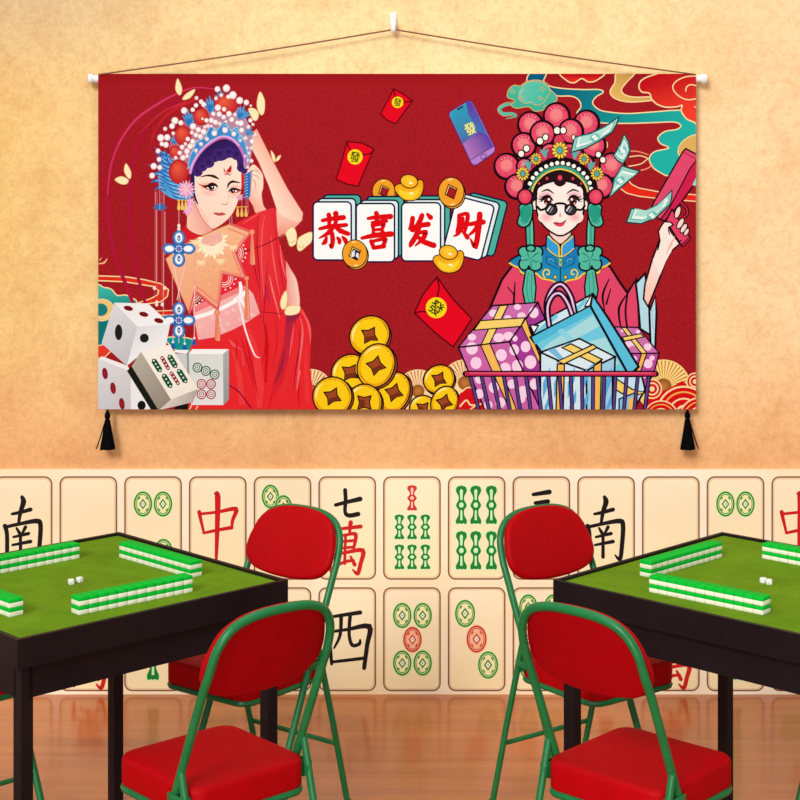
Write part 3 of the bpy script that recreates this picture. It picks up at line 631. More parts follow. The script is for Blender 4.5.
    A.poly([(640, 104), (652, 101), (666, 106), (674, 120), (740, 255), (700, 240), (650, 160)], (96, 60, 168), grad=(700, 180, 670, 220, (52, 120, 190)))
    A.poly([(626, 300), (700, 240), (745, 265), (768, 312), (660, 374)], (92, 64, 166), grad=(720, 280, 650, 340, (178, 120, 190)))
    A.line([(598, 140), (626, 124)], 8, (50, 30, 90)); A.line([(662, 376), (770, 312)], 3, (60, 40, 110)); A.ell(722, 360, 11, 14, (176, 130, 214), rot=60, ol=(60, 40, 110), w=3)
    A.glyph('發', 634, 200, 686, 258, (246, 240, 130), 0.02, -22)
    # -------- fans behind coins, coin heap
    A.at(*K16)
    foldfan(540, 405, 108); foldfan(775, 365, 118)
    GD = (250, 204, 30)
    def bcoin(cx, cy, rx, ry, rot, sh=(14, 14), hs=1.0, hr=0):
        A.ell(cx+sh[0], cy+sh[1], rx, ry, (150, 78, 34), rot=rot, ol=INK, w=4)
        A.ell(cx, cy, rx, ry, (240, 176, 20), rot=rot, ol=INK, w=5, mid=(252, 210, 20), n=30)
        A.ell(cx+rx*0.04, cy+ry*0.05, rx*0.9, ry*0.9, (238, 170, 18), rot=rot, n=26); A.ell(cx+rx*0.03, cy-ry*0.02, rx*0.84, ry*0.84, (253, 208, 24), rot=rot, n=26)
        ca, sa = math.cos(math.radians(rot)), math.sin(math.radians(rot))
        def q(t, k): x, y = math.cos(t)*rx*k, math.sin(t)*ry*k; return (cx+x*ca-y*sa, cy+x*sa+y*ca)
        A.line([q(-2.9+0.16*k, 0.84) for k in range(9)], (2, 12, 2), (255, 240, 150)); A.line([q(-0.5+0.14*k, 0.88) for k in range(9)], (1, 5, 1), (140, 80, 20)); A.line([q(1.5+0.16*k, 0.86) for k in range(8)], (1, 9, 1), (226, 150, 20))
        for t in (-1.2, -0.9, 2.2): p = q(t, 0.86); A.ell(p[0], p[1], 3, 3, (140, 80, 20), n=6)
        h = math.radians(hr); st = []
        for i in range(4):
            t0 = h+PI/2*i; st += [(cx+math.cos(t0)*47*hs, cy+math.sin(t0)*47*hs), (cx+math.cos(t0+PI/4)*25*hs, cy+math.sin(t0+PI/4)*25*hs)]
        A.poly(st, (158, 72, 34), ol=INK, w=4); A.poly([(cx+(x-cx)*0.86+2, cy+(y-cy)*0.7+6) for x, y in st[1:6]], (116, 48, 26))
    bcoin(298, 126, 104, 94, -35, (8, 12), 1.0, -58); bcoin(200, 312, 96, 88, -35, (6, 12), 1.0, -55); bcoin(420, 412, 78, 104, 20, (12, 6), 1.0, -72); bcoin(330, 278, 92, 112, 22, (12, 8), 1.05, -78)
    bcoin(272, 462, 88, 92, 0, (8, 8), 1.0, 45); bcoin(112, 432, 98, 98, -30, (10, 6), 1.0, -64)
    bcoin(645, 346, 80, 70, -25, (6, 10), 0.85, -62); bcoin(565, 494, 68, 68, 0, (6, 8), 0.85, 40); bcoin(672, 462, 66, 84, 22, (8, 6), 0.9, -74)
    # -------- waves lower right and left of the cart
    A.at(*K13)
    foldfan(575, 655, 166, 20, (252, 226, 140), (214, 130, 60))
    RW = (214, 18, 26)
    A.poly([(470, 800), (470, 640), (520, 610), (560, 690), (640, 650), (690, 620), (730, 650), (735, 590), (790, 570), (790, 810)], RW)
    for cx, cy, r in ((505, 670, 62), (770, 625, 56)):
        for k, c in ((1, CREAM), (0.86, RW), (0.66, CREAM), (0.5, RW), (0.26, CREAM)): A.ell(cx, cy, r*k, r*k, c)
    for cx, cy, r in ((700, 820, 170), (560, 850, 110), (800, 850, 130)):
        for k, c in ((1, CREAM), (0.93, RW), (0.8, (246, 180, 80)), (0.74, RW), (0.56, CREAM), (0.5, RW), (0.3, CREAM), (0.22, RW)): A.ell(cx, cy, r*k, r*k, c, n=34)
    A.at(*K12)
    A.poly([(60, 700), (110, 650), (230, 700), (240, 810), (40, 810)], RW)
    A.line([(70, 690), (120, 660), (210, 700)], 8, CREAM); A.line([(60, 780), (100, 740), (130, 770), (200, 760)], 10, CREAM); A.line([(120, 800), (160, 770)], 8, CREAM)
    # -------- lady with the sunglasses: robe and sleeve
    PK = (226, 72, 108); K = (24, 12, 20)
    A.at(*K19)
    A.poly([(190, 112), (240, 92), (440, 92), (492, 112), (522, 160), (546, 194), (574, 150), (580, 240), (584, 320), (584, 450), (60, 450), (100, 300), (132, 218), (160, 152)], PK, ol=K, w=5)
    A.at(*K13); A.poly([(405, 20), (462, -40), (474, 60), (490, 200), (496, 340), (432, 300), (420, 150)], (184, 224, 238), ol=K, w=9)
    A.poly([(488, 195), (525, 100), (532, 200), (524, 420), (496, 410)], (190, 228, 240), ol=K, w=9); A.line([(505, 170), (512, 300)], 5, (150, 200, 222)); A.at(*K19)
    A.line([(546, 194), (540, 250), (545, 300)], 4, K); A.line([(546, 196), (520, 240), (525, 300)], (2, 5, 3), K)
    A.line([(490, 150), (470, 200), (476, 250)], (2, 5, 2), K); A.line([(200, 160), (196, 230)], (2, 5), K); A.line([(176, 175), (196, 200), (196, 230)], (2, 4), K); A.line([(495, 180), (480, 230)], (2, 4), K)
    A.at(*K11)     # forearm, gun, hand
    A.poly([(400, 660), (350, 790), (300, 960), (290, 1060), (320, 1110), (390, 940), (440, 800), (480, 735), (520, 690)], (253, 232, 222), ol=K, w=8, grad=(400, 800, 330, 1060, (250, 200, 184)))
    A.poly([(572, 58), (660, 104), (660, 250), (540, 420), (430, 540), (385, 522), (345, 446), (360, 412), (552, 78)], (224, 74, 112), ol=K, w=7)
    A.poly([(660, 110), (660, 250), (540, 416), (432, 538), (404, 528), (470, 440), (600, 190)], (206, 32, 78), ol=K, w=6)
    A.line([(552, 78), (640, 128)], 5, (160, 20, 60)); A.poly([(615, 300), (650, 230), (650, 310)], (150, 214, 206))
    A.poly([(480, 462), (600, 648), (545, 706), (440, 540)], (226, 66, 104), ol=K, w=7); A.poly([(600, 640), (604, 660), (552, 712), (542, 700)], (190, 30, 70), ol=K, w=4); A.line([(538, 414), (576, 456), (580, 494), (556, 516)], 16, K); A.line([(538, 414), (576, 456), (580, 494), (556, 516)], 9, (206, 40, 80)); A.line([(520, 680), (545, 668)], 5, K)
    for x, y, rx, ry, r in ((518, 482, 18, 42, 18), (536, 556, 18, 40, 30), (558, 588, 17, 36, 32), (576, 614, 14, 28, 30)): A.ell(x, y, rx, ry, (252, 220, 210), rot=r, ol=K, w=5)
    A.poly([(404, 580), (428, 545), (470, 548), (488, 565), (462, 580), (470, 610), (530, 692), (478, 738), (440, 800), (372, 790), (400, 670), (390, 610)], (254, 236, 226), ol=K, w=6); A.poly([(352, 800), (380, 735), (425, 735), (480, 735), (440, 805), (400, 900)], (254, 236, 226))
    A.line([(455, 580), (458, 605), (464, 632)], (3, 6, 3), K); A.line([(500, 640), (470, 700), (440, 760)], (2, 14, 2), (244, 176, 166))
    # pom-poms of the headdress
    A.at(*K8)
    PM = (226, 70, 106)
    def pom(cx, cy, r, seed=0):
        A.ell(cx, cy, r, r*1.03, (214, 40, 86), ol=K, w=12, n=30); A.ell(cx-r*0.04, cy-r*0.06, r*0.88, r*0.9, PM, n=26, mid=(238, 96, 122)); A.ell(cx-r*0.04, cy-r*0.12, r*0.56, r*0.56, (238, 118, 128), n=22, ol=(222, 66, 96), w=4); A.ell(cx-r*0.02, cy-r*0.16, r*0.4, r*0.4, (240, 134, 138), n=18)
        rr = random.Random(seed)
        for i in range(16):
            a = rr.uniform(0, 2*PI); k = rr.uniform(0.6, 0.9); x, y = cx+math.cos(a)*r*k, cy+math.sin(a)*r*k
            A.line([(x-4, y-2), (x+4, y+2)], 3, (150, 20, 54), sm=0)
        for i in range(4): a = -2.2+i*0.4; A.ell(cx+math.cos(a)*r*0.72, cy+math.sin(a)*r*0.74, 4, 3, (254, 214, 214), n=6)
    for i, p in enumerate([(445, 277, 86), (270, 332, 82), (645, 322, 82), (112, 610, 82), (815, 607, 82), (226, 470, 80), (690, 470, 80), (352, 392, 82), (540, 378, 80), (180, 745, 78), (745, 742, 78), (300, 600, 66), (630, 600, 66), (400, 520, 60), (530, 520, 60), (230, 610, 50)]): pom(*p, seed=i)
    A.poly([(215, 700), (260, 590), (350, 500), (466, 470), (580, 500), (680, 600), (720, 700)], (188, 40, 80), sm=4)
    for x, y in ((350, 540), (460, 440), (580, 540), (250, 640), (690, 640)): A.ell(x, y, 34, 42, (214, 64, 96), ol=(120, 16, 44), w=4)
    for x, y, dx in ((370, 520, -8), (560, 530, 8), (262, 600, -10), (665, 605, 10)):
        for d in (-26, 0, 26): A.line([(x, y+30), (x+d*0.6+dx, y-10), (x+d+dx, y-34+abs(d)*0.4)], (8, 14, 8), (84, 178, 178))
    # banknotes
    A.at(*K18)
    def note(q, i1, i2, cx, cy, rot, w=3):
        A.poly(q, (150, 212, 200), ol=(20, 60, 66), w=w)
        c = (sum(p[0] for p in q)/len(q), sum(p[1] for p in q)/len(q))
        A.poly([(c[0]+(p[0]-c[0])*0.82, c[1]+(p[1]-c[1])*0.74) for p in q], (226, 246, 240), ol=(84, 178, 170), w=3)
        A.poly([(c[0]+(p[0]-c[0])*0.66, c[1]+(p[1]-c[1])*0.5) for p in q], (176, 226, 216))
        A.ell(cx, cy, 17, 13, (110, 196, 186), rot=rot, n=16); A.ell(cx-3, cy-3, 8, 5, (236, 250, 246), rot=rot, n=12); A.ell(cx+4, cy+4, 8, 5, (236, 250, 246), rot=rot, n=12)
        A.line([i1[0], i1[1]], 5, (240, 252, 248)); A.line([i2[0], i2[1]], 5, (240, 252, 248))
    note([(514, 246), (528, 272), (534, 300), (524, 325), (510, 346), (490, 334), (478, 318), (498, 285)], ((508, 280), (505, 310)), ((515, 300), (512, 325)), 508, 300, 60)
    note([(506, 352), (535, 362), (566, 370), (540, 392), (515, 415), (490, 436), (464, 458), (474, 425), (480, 396)], ((510, 375), (535, 378)), ((485, 430), (495, 415)), 500, 402, -35)
    note([(348, 258), (400, 245), (450, 220), (496, 190), (488, 215), (474, 240), (430, 270), (385, 294), (336, 308), (342, 284)], ((440, 250), (465, 230)), ((355, 290), (380, 280)), 416, 258, -25)
    note([(538, 494), (580, 506), (632, 478), (673, 434), (672, 458), (666, 482), (620, 525), (570, 546), (521, 541), (530, 518)], ((545, 525), (575, 528)), ((640, 490), (660, 465)), 606, 518, -25)
    # -------- face
    A.at(*K10)
    HK = (38, 20, 26)
    A.poly([(218, 215), (222, 130), (250, 70), (310, 20), (400, 0), (490, 20), (550, 70), (580, 130), (586, 215), (560, 260), (240, 260)], HK, sm=4)
    A.poly([(332, 395), (328, 450), (400, 500), (480, 450), (470, 395)], (250, 214, 204), ol=K, w=6); A.poly([(330, 420), (400, 445), (472, 420), (470, 396), (332, 396)], (240, 150, 146))
    A.ell(232, 235, 18, 34, (252, 226, 216), ol=K, w=5); A.ell(570, 235, 18, 34, (252, 226, 216), ol=K, w=5)
    A.poly([(244, 180), (242, 250), (262, 330), (310, 390), (370, 430), (402, 437), (434, 430), (492, 390), (540, 330), (560, 250), (558, 180), (540, 110), (400, 70), (262, 110)], (254, 240, 234), sm=4, ol=K, w=7)
    for x in (310, 500): A.ell(x, 315, 56, 42, (253, 236, 229), mid=(246, 168, 170))
    for x in (305, 497): A.ell(x, 175, 58, 40, (253, 236, 229), mid=(236, 130, 166))
    for s in (1, -1):
        def X(v): return 402+(v-402)*s
        A.poly([(X(286), 205), (X(300), 182), (X(330), 180), (X(352), 205), (X(335), 232), (X(300), 232)], (252, 252, 252), sm=4)
        A.ell(X(318), 207, 27, 29, (112, 44, 36), mid=(70, 24, 24)); A.ell(X(318), 210, 14, 16, (40, 14, 16)); A.ell(X(326), 196, 8, 9, (255, 255, 255), n=10); A.ell(X(308), 222, 6, 6, (240, 190, 180), n=8)
        A.line([(X(276), 208), (X(296), 182), (X(326), 176), (X(354), 206)], (6, 14, 12, 4), K); A.line([(X(290), 186), (X(262), 176)], (8, 2), K); A.line([(X(282), 196), (X(248), 192)], (8, 2), K); A.line([(X(282), 206), (X(256), 210)], (6, 2), K)
        A.line([(X(276), 145), (X(318), 132), (X(360), 158)], (3, 9, 3), (50, 24, 28))
    A.line([(400, 280), (402, 312)], (6, 18), (244, 168, 160))
    A.poly([(354, 352), (380, 346), (400, 354), (420, 344), (442, 334), (424, 368), (402, 378), (376, 372)], (222, 66, 92), sm=4); A.line([(352, 350), (400, 356), (444, 332)], (3, 6, 3), (120, 20, 40))
    for x, s in ((342, 1), (470, 1)):
        A.ell(x, 265, 38, 35, (40, 34, 44), ol=K, w=6, mid=(70, 64, 72), off=(-10, 12))
        A.line([(x-28, 274), (x-4, 240)], 9, (236, 236, 240), sm=0); A.line([(x-10, 282), (x+10, 250)], 5, (180, 180, 190), sm=0)
    A.line([(362, 238), (372, 226), (400, 222), (430, 226), (446, 240)], 10, K); A.line([(306, 256), (270, 266), (246, 240)], 10, K); A.line([(506, 262), (545, 264), (566, 232)], 10, K)
    A.line([(302, 250), (342, 228), (380, 248)], 8, K); A.line([(430, 248), (470, 230), (508, 252)], 8, K)
    # fringe, band and ornaments
    A.at(*K8)
    A.poly([(282, 790), (300, 720), (350, 670), (410, 640), (466, 632), (525, 640), (582, 670), (632, 720), (650, 790), (632, 770), (610, 735), (585, 745), (560, 705), (535, 718), (512, 702), (500, 728), (466, 744), (432, 728), (420, 702), (395, 718), (372, 705), (345, 745), (322, 735), (300, 775)], HK, sm=4)
    for x, y, r in ((466, 685, 18), (380, 690, 11), (552, 690, 11), (325, 722, 10), (608, 722, 10)): A.ell(x, y, r, r*1.15, (206, 30, 62), mid=(234, 90, 110), ol=(80, 8, 24), w=3)
    arc = [(258, 770), (268, 725), (296, 678), (346, 632), (405, 603), (466, 592), (528, 602), (586, 630), (636, 676), (664, 725), (674, 770)]
    A.line(arc, 62, K); A.line([(270, 775), (282, 735), (310, 690), (355, 650), (410, 622), (466, 612), (522, 622), (576, 650), (622, 690), (650, 735), (662, 775)], 22, (58, 160, 130)); A.line([(280, 780), (292, 742), (318, 702), (362, 662), (412, 638), (466, 628), (520, 638), (570, 662), (614, 702), (640, 742), (652, 780)], 10, (242, 206, 84))
    P = crom([Vector(p) for p in arc], 10)
    acc = 0; last = P[0]; A.ell(last[0], last[1], 15, 15, (255, 252, 238), ol=K, w=4, n=14)
    for p in P[1:]:
        acc += (p-last).length; last = p
        if acc >= 37: acc = 0; A.ell(p[0], p[1]-6, 17, 17, (255, 253, 244), ol=K, w=4, n=14)
    def gold(cx, cy, r):
        for i in range(12):
            a = 2*PI*i/12+0.13; A.ell(cx+math.cos(a)*r*0.68, cy+math.sin(a)*r*0.74, r*0.34, r*0.2, (248, 214, 80), rot=math.degrees(a), ol=(90, 60, 14), w=4, n=12)
        A.ell(cx, cy, r*0.4, r*0.46, (76, 178, 176), ol=(120, 84, 20), w=5, n=14)
    gold(465, 502, 54); gold(307, 560, 38); gold(625, 560, 38); gold(218, 658, 44); gold(713, 658, 44)
    for x, y, r in ((447, 370, 24), (488, 370, 22), (333, 440, 24), (370, 415, 21), (208, 525, 22), (243, 490, 22), (722, 530, 20), (752, 566, 21)): A.ell(x, y, r, r*1.1, (255, 252, 236), ol=K, w=5, n=16)
    A.ell(555, 415, 12, 18, (250, 244, 228), ol=K, w=4)
    A.at(*K10)
    TE = (84, 190, 164); TD = (44, 140, 118)
    for s in (1, -1):
        def X(v): return 402+(v-402)*s
        A.poly([(X(170), 290), (X(215), 280), (X(226), 400), (X(228), 520), (X(178), 530), (X(172), 400)], TE, ol=K, w=7, grad=(X(175), 400, X(225), 400, (62, 168, 144))); A.line([(X(196), 340), (X(198), 500)], 5, TD); A.line([(X(212), 320), (X(214), 510)], 4, (150, 224, 206))
        A.poly([(X(128), 240), (X(170), 220), (X(214), 230), (X(216), 300), (X(196), 360), (X(156), 382), (X(118), 360), (X(122), 320), (X(132), 290)], TE, sm=4, ol=K, w=7)
        A.poly([(X(140), 250), (X(200), 236), (X(208), 300), (X(170), 350), (X(140), 320)], (40, 158, 132), sm=4); A.line([(X(136), 330), (X(160), 356), (X(196), 335)], 5, TD); A.line([(X(140), 270), (X(150), 300), (X(136), 312)], 5, TD)
        A.ell(X(167), 178, 49, 52, (220, 44, 88), ol=K, w=8, mid=(240, 96, 118), off=(-8*s, -12))
    # cloud collar
    A.poly([(60, 612), (110, 575), (200, 540), (310, 500), (490, 500), (600, 540), (690, 575), (735, 612), (700, 645), (670, 660), (655, 690), (630, 670), (560, 690), (520, 720), (450, 735), (402, 765), (350, 735), (280, 720), (240, 690), (170, 690), (140, 690), (130, 655), (90, 640)], (28, 120, 190), sm=3, ol=K, w=8, grad=(400, 520, 400, 740, (36, 150, 190)))
    A.line([(60, 618), (95, 640), (130, 655), (142, 684), (170, 690), (240, 690), (280, 722), (350, 738), (402, 765), (450, 738), (520, 722), (560, 690), (630, 682), (656, 686), (670, 656), (706, 640), (735, 618)], 11, (240, 212, 80), sm=4)
    for s in (1, -1):
        def X(v): return 402+(v-402)*s
        A.line([(X(300), 720), (X(286), 690), (X(300), 665), (X(325), 670), (X(326), 695), (X(308), 694)], 9, (240, 212, 80)); A.ell(X(368), 714, 11, 12, (240, 212, 80), ol=K, w=3)
        A.line([(X(310), 570), (X(312), 620), (X(350), 640), (X(385), 662)], 5, (20, 60, 110)); A.line([(X(325), 600), (X(345), 590), (X(360), 612)], 5, (110, 190, 224)); A.line([(X(380), 640), (X(360), 600), (X(330), 575)], 4, (20, 60, 110))
    A.line([(402, 500), (402, 760)], 5, (14, 40, 80))
    A.poly([(310, 440), (330, 432), (355, 462), (400, 500), (402, 580), (350, 560), (306, 520)], (54, 160, 222), ol=K, w=6); A.poly([(494, 440), (474, 432), (449, 462), (404, 500), (402, 580), (454, 560), (498, 520)], (54, 160, 222), ol=K, w=6)
    A.line([(318, 440), (345, 466), (390, 505), (394, 565), (402, 580)], 9, (240, 212, 80)); A.line([(486, 440), (459, 466), (414, 505), (410, 565), (402, 580)], 9, (240, 212, 80)); A.line([(312, 520), (350, 556), (402, 578), (454, 556), (494, 520)], 7, (240, 212, 80))
    for i in range(4): A.ell(402+math.cos(i*PI/2+PI/4)*14, 602+math.sin(i*PI/2+PI/4)*14, 11, 11, (64, 176, 160), ol=(20, 60, 80), w=3, n=12)
    A.ell(402, 602, 7, 7, (240, 212, 80), n=10); A.line([(396, 620), (402, 640), (408, 620)], 6, (240, 212, 80))
    # bows with hanging ribbons
    for s in (1, -1):
        def X(v): return 402+(v-402)*s
        A.poly([(X(172), 660), (X(225), 660), (X(240), 780), (X(228), 925), (X(170), 905), (X(150), 800)], TE, ol=K, w=7); A.line([(X(190), 680), (X(178), 790), (X(196), 890)], 5, TD); A.line([(X(212), 690), (X(208), 800), (X(218), 880)], 5, TD)
        for x, y, rx, ry in ((160, 545, 38, 36), (245, 545, 40, 38), (160, 628, 34, 40), (235, 638, 42, 34), (205, 522, 30, 22)): A.ell(X(x), y, rx, ry, TE, ol=K, w=8)
        A.ell(X(200), 590, 52, 46, TE); A.ell(X(245), 590, 36, 40, TE); A.ell(X(160), 590, 20, 36, TE)
        for l in ([(200, 590), (185, 560), (190, 535)], [(205, 590), (240, 560), (262, 552)], [(198, 595), (170, 600), (140, 605)], [(205, 600), (208, 640), (205, 665)], [(208, 596), (235, 610), (262, 608)]): A.line([(X(p[0]), p[1]) for p in l], (3, 7, 2), (30, 110, 92))
    # -------- shopping cart with gifts
    A.at(*K13)      # gift box at the right
    A.poly([(265, 288), (420, 292), (548, 450), (370, 452)], (206, 116, 180), ol=K, w=6); A.poly([(340, 452), (548, 450), (520, 560), (470, 660), (380, 660)], (188, 76, 160), ol=K, w=6)
    for x, y, r in ((322, 312, 10), (395, 385, 24), (418, 318, 13), (478, 412, 24), (360, 395, 22)): A.ell(x, y, r, r*0.9, (250, 214, 236))
    for x, y, r in ((480, 515, 28), (505, 480, 16), (395, 485, 18), (440, 640, 20), (455, 590, 14)  ): A.ell(x, y, r, r, (250, 214, 236))
    A.poly([(315, 292), (345, 292), (475, 450), (440, 452)], (246, 214, 116), ol=K, w=5); A.poly([(320, 352), (435, 330), (455, 350), (335, 376)], (246, 214, 116), ol=K, w=5); A.poly([(440, 452), (472, 452), (435, 560), (408, 560)], (246, 190, 90), ol=K, w=5)
    A.at(*K12)      # big box at the left
    A.poly([(52, 414), (260, 158), (540, 138), (365, 380)], (206, 110, 178), ol=K, w=7); A.poly([(52, 414), (365, 380), (452, 570), (560, 800), (215, 800), (118, 575)], (206, 100, 172), ol=K, w=7); A.poly([(365, 380), (540, 138), (590, 250), (600, 480), (555, 560), (560, 800), (452, 560)], (164, 56, 150), ol=K, w=7)
    LP = (250, 214, 238)
    for x, y, r in ((268, 205, 28), (415, 166, 22), (135, 352, 26), (300, 355, 34), (360, 345, 32), (355, 235, 24), (440, 220, 26)): A.ell(x, y, r, r*0.82, LP)
    for x, y, r in ((135, 420, 36), (160, 510, 34), (315, 462, 34), (340, 545, 34), (240, 480, 16), (235, 770, 26), (270, 660, 32), (310, 755, 30), (380, 640, 26), (180, 610, 26), (180, 700, 28), (440, 730, 24)): A.ell(x, y, r, r*1.08, LP)
    for x, y, r in ((395, 430, 30), (465, 410, 30), (495, 505, 36), (415, 530, 34), (515, 200, 30), (450, 690, 34), (520, 640, 30), (400, 360, 16)): A.ell(x, y, r, r*1.15, LP)
    A.line([(365, 380), (540, 138)], 7, K); A.line([(365, 380), (452, 560)], 7, K); A.line([(52, 414), (365, 380)], 7, K)
    A.poly([(305, 158), (356, 154), (245, 390), (192, 398)], (248, 214, 112), ol=K, w=5); A.poly([(188, 250), (462, 232), (435, 285), (148, 308)], (248, 214, 112), ol=K, w=5); A.poly([(188, 400), (246, 392), (318, 560), (410, 800), (370, 800), (262, 566)], (246, 190, 90), ol=K, w=5); A.poly([(440, 280), (466, 236), (500, 340), (552, 470), (548, 510)], (246, 190, 90), ol=K, w=5)
    # striped bag
    BG = (104, 200, 230)
    A.at(*K19)
    A.poly([(246, 300), (440, 196), (450, 210), (440, 236), (256, 326)], (210, 238, 246), ol=K, w=4); A.line([(262, 320), (330, 262)], 12, (120, 206, 234)); A.line([(380, 254), (420, 214)], 12, (120, 206, 234)); A.poly([(246, 292), (272, 294), (258, 318)], (250, 252, 254), ol=K, w=3); A.poly([(414, 236), (436, 196), (446, 230)], (250, 252, 254), ol=K, w=3)
    for l in ([(300, 268), (298, 220), (318, 178), (345, 168), (372, 205), (384, 258)], [(306, 300), (300, 240), (316, 202), (340, 196), (362, 225), (376, 262)]): A.line(l, 13, K); A.line(l, 7, (214, 160, 214)); A.line(l, 3, (244, 216, 244))
    A.poly([(248, 330), (432, 234), (545, 430), (540, 445), (280, 445), (278, 372)], (112, 206, 232), ol=K, w=5)
    A.poly([(252, 330), (430, 236), (440, 254), (262, 352)], (80, 190, 224)); A.poly([(300, 350), (440, 262), (460, 296), (360, 350), (280, 372)], (168, 224, 232)); A.poly([(400, 350), (478, 330), (520, 410), (500, 430)], (168, 224, 232)); A.poly([(330, 310), (345, 302), (490, 440), (470, 440)], (140, 216, 236))
    A.poly([(432, 234), (438, 200), (486, 270), (580, 420), (560, 440), (546, 440)], (92, 196, 228), ol=K, w=5)
    # blue striped gift box in front
    A.poly([(278, 376), (398, 334), (508, 390), (420, 432), (330, 432)], (222, 242, 250), ol=K, w=4); A.poly([(278, 376), (330, 400), (420, 432), (420, 560), (278, 560)], (214, 238, 248), ol=K, w=4); A.poly([(420, 432), (508, 390), (500, 560), (420, 560)], (160, 212, 238), ol=K, w=4)
    for q in ([(300, 370), (322, 362), (350, 395), (340, 402)], [(350, 352), (370, 346), (400, 372), (385, 376)], [(450, 400), (470, 392), (440, 420), (425, 424)]): A.poly(q, (120, 190, 232))
    for x in (286, 320, 362, 400, 440, 476): A.poly([(x, 470), (x+22, 420), (x+22, 460), (x, 520)], (96, 172, 226)); A.poly([(x+4, 545), (x+26, 490), (x+26, 525), (x+8, 560)], (96, 172, 226))
    A.poly([(345, 362), (372, 350), (468, 398), (448, 412)], (248, 214, 112), ol=K, w=3); A.poly([(330, 404), (420, 362), (440, 352), (452, 362), (350, 412)], (248, 214, 112), ol=K, w=3); A.poly([(330, 412), (352, 412), (348, 560), (326, 560)], (246, 190, 90), ol=K, w=3); A.poly([(442, 418), (466, 404), (462, 560), (440, 560)], (246, 190, 90), ol=K, w=3)
    A.poly([(500, 450), (590, 450), (600, 490), (560, 560), (500, 560)], (200, 232, 246), ol=K, w=4); A.poly([(508, 455), (560, 490), (600, 500), (550, 515), (508, 490)], (248, 214, 112), ol=K, w=3); A.poly([(520, 520), (570, 500), (566, 560), (520, 560)], (130, 200, 232), ol=K, w=3); A.poly([(550, 520), (566, 512), (562, 560), (548, 560)], (246, 190, 90))
    # cart wires and rim
    n = 17
    for i in range(n):
        t = i/(n-1); x0 = 62+t*(612-62); x1 = 90+t*(598-90)
        A.line([(x0, 448), (x1, 560)], 8.5, K, sm=0); A.line([(x0, 448), (x1, 560)], 6.5, (92, 66, 140), sm=0)
    A.line([(46, 442), (634, 442)], 12.5, K, sm=0); A.ell(46, 442, 8, 8, K); A.ell(634, 442, 8, 8, K); A.line([(46, 442), (634, 442)], 11, (206, 40, 84), sm=0); A.line([(60, 440), (620, 440)], 3, (234, 100, 130), sm=0)
    return A

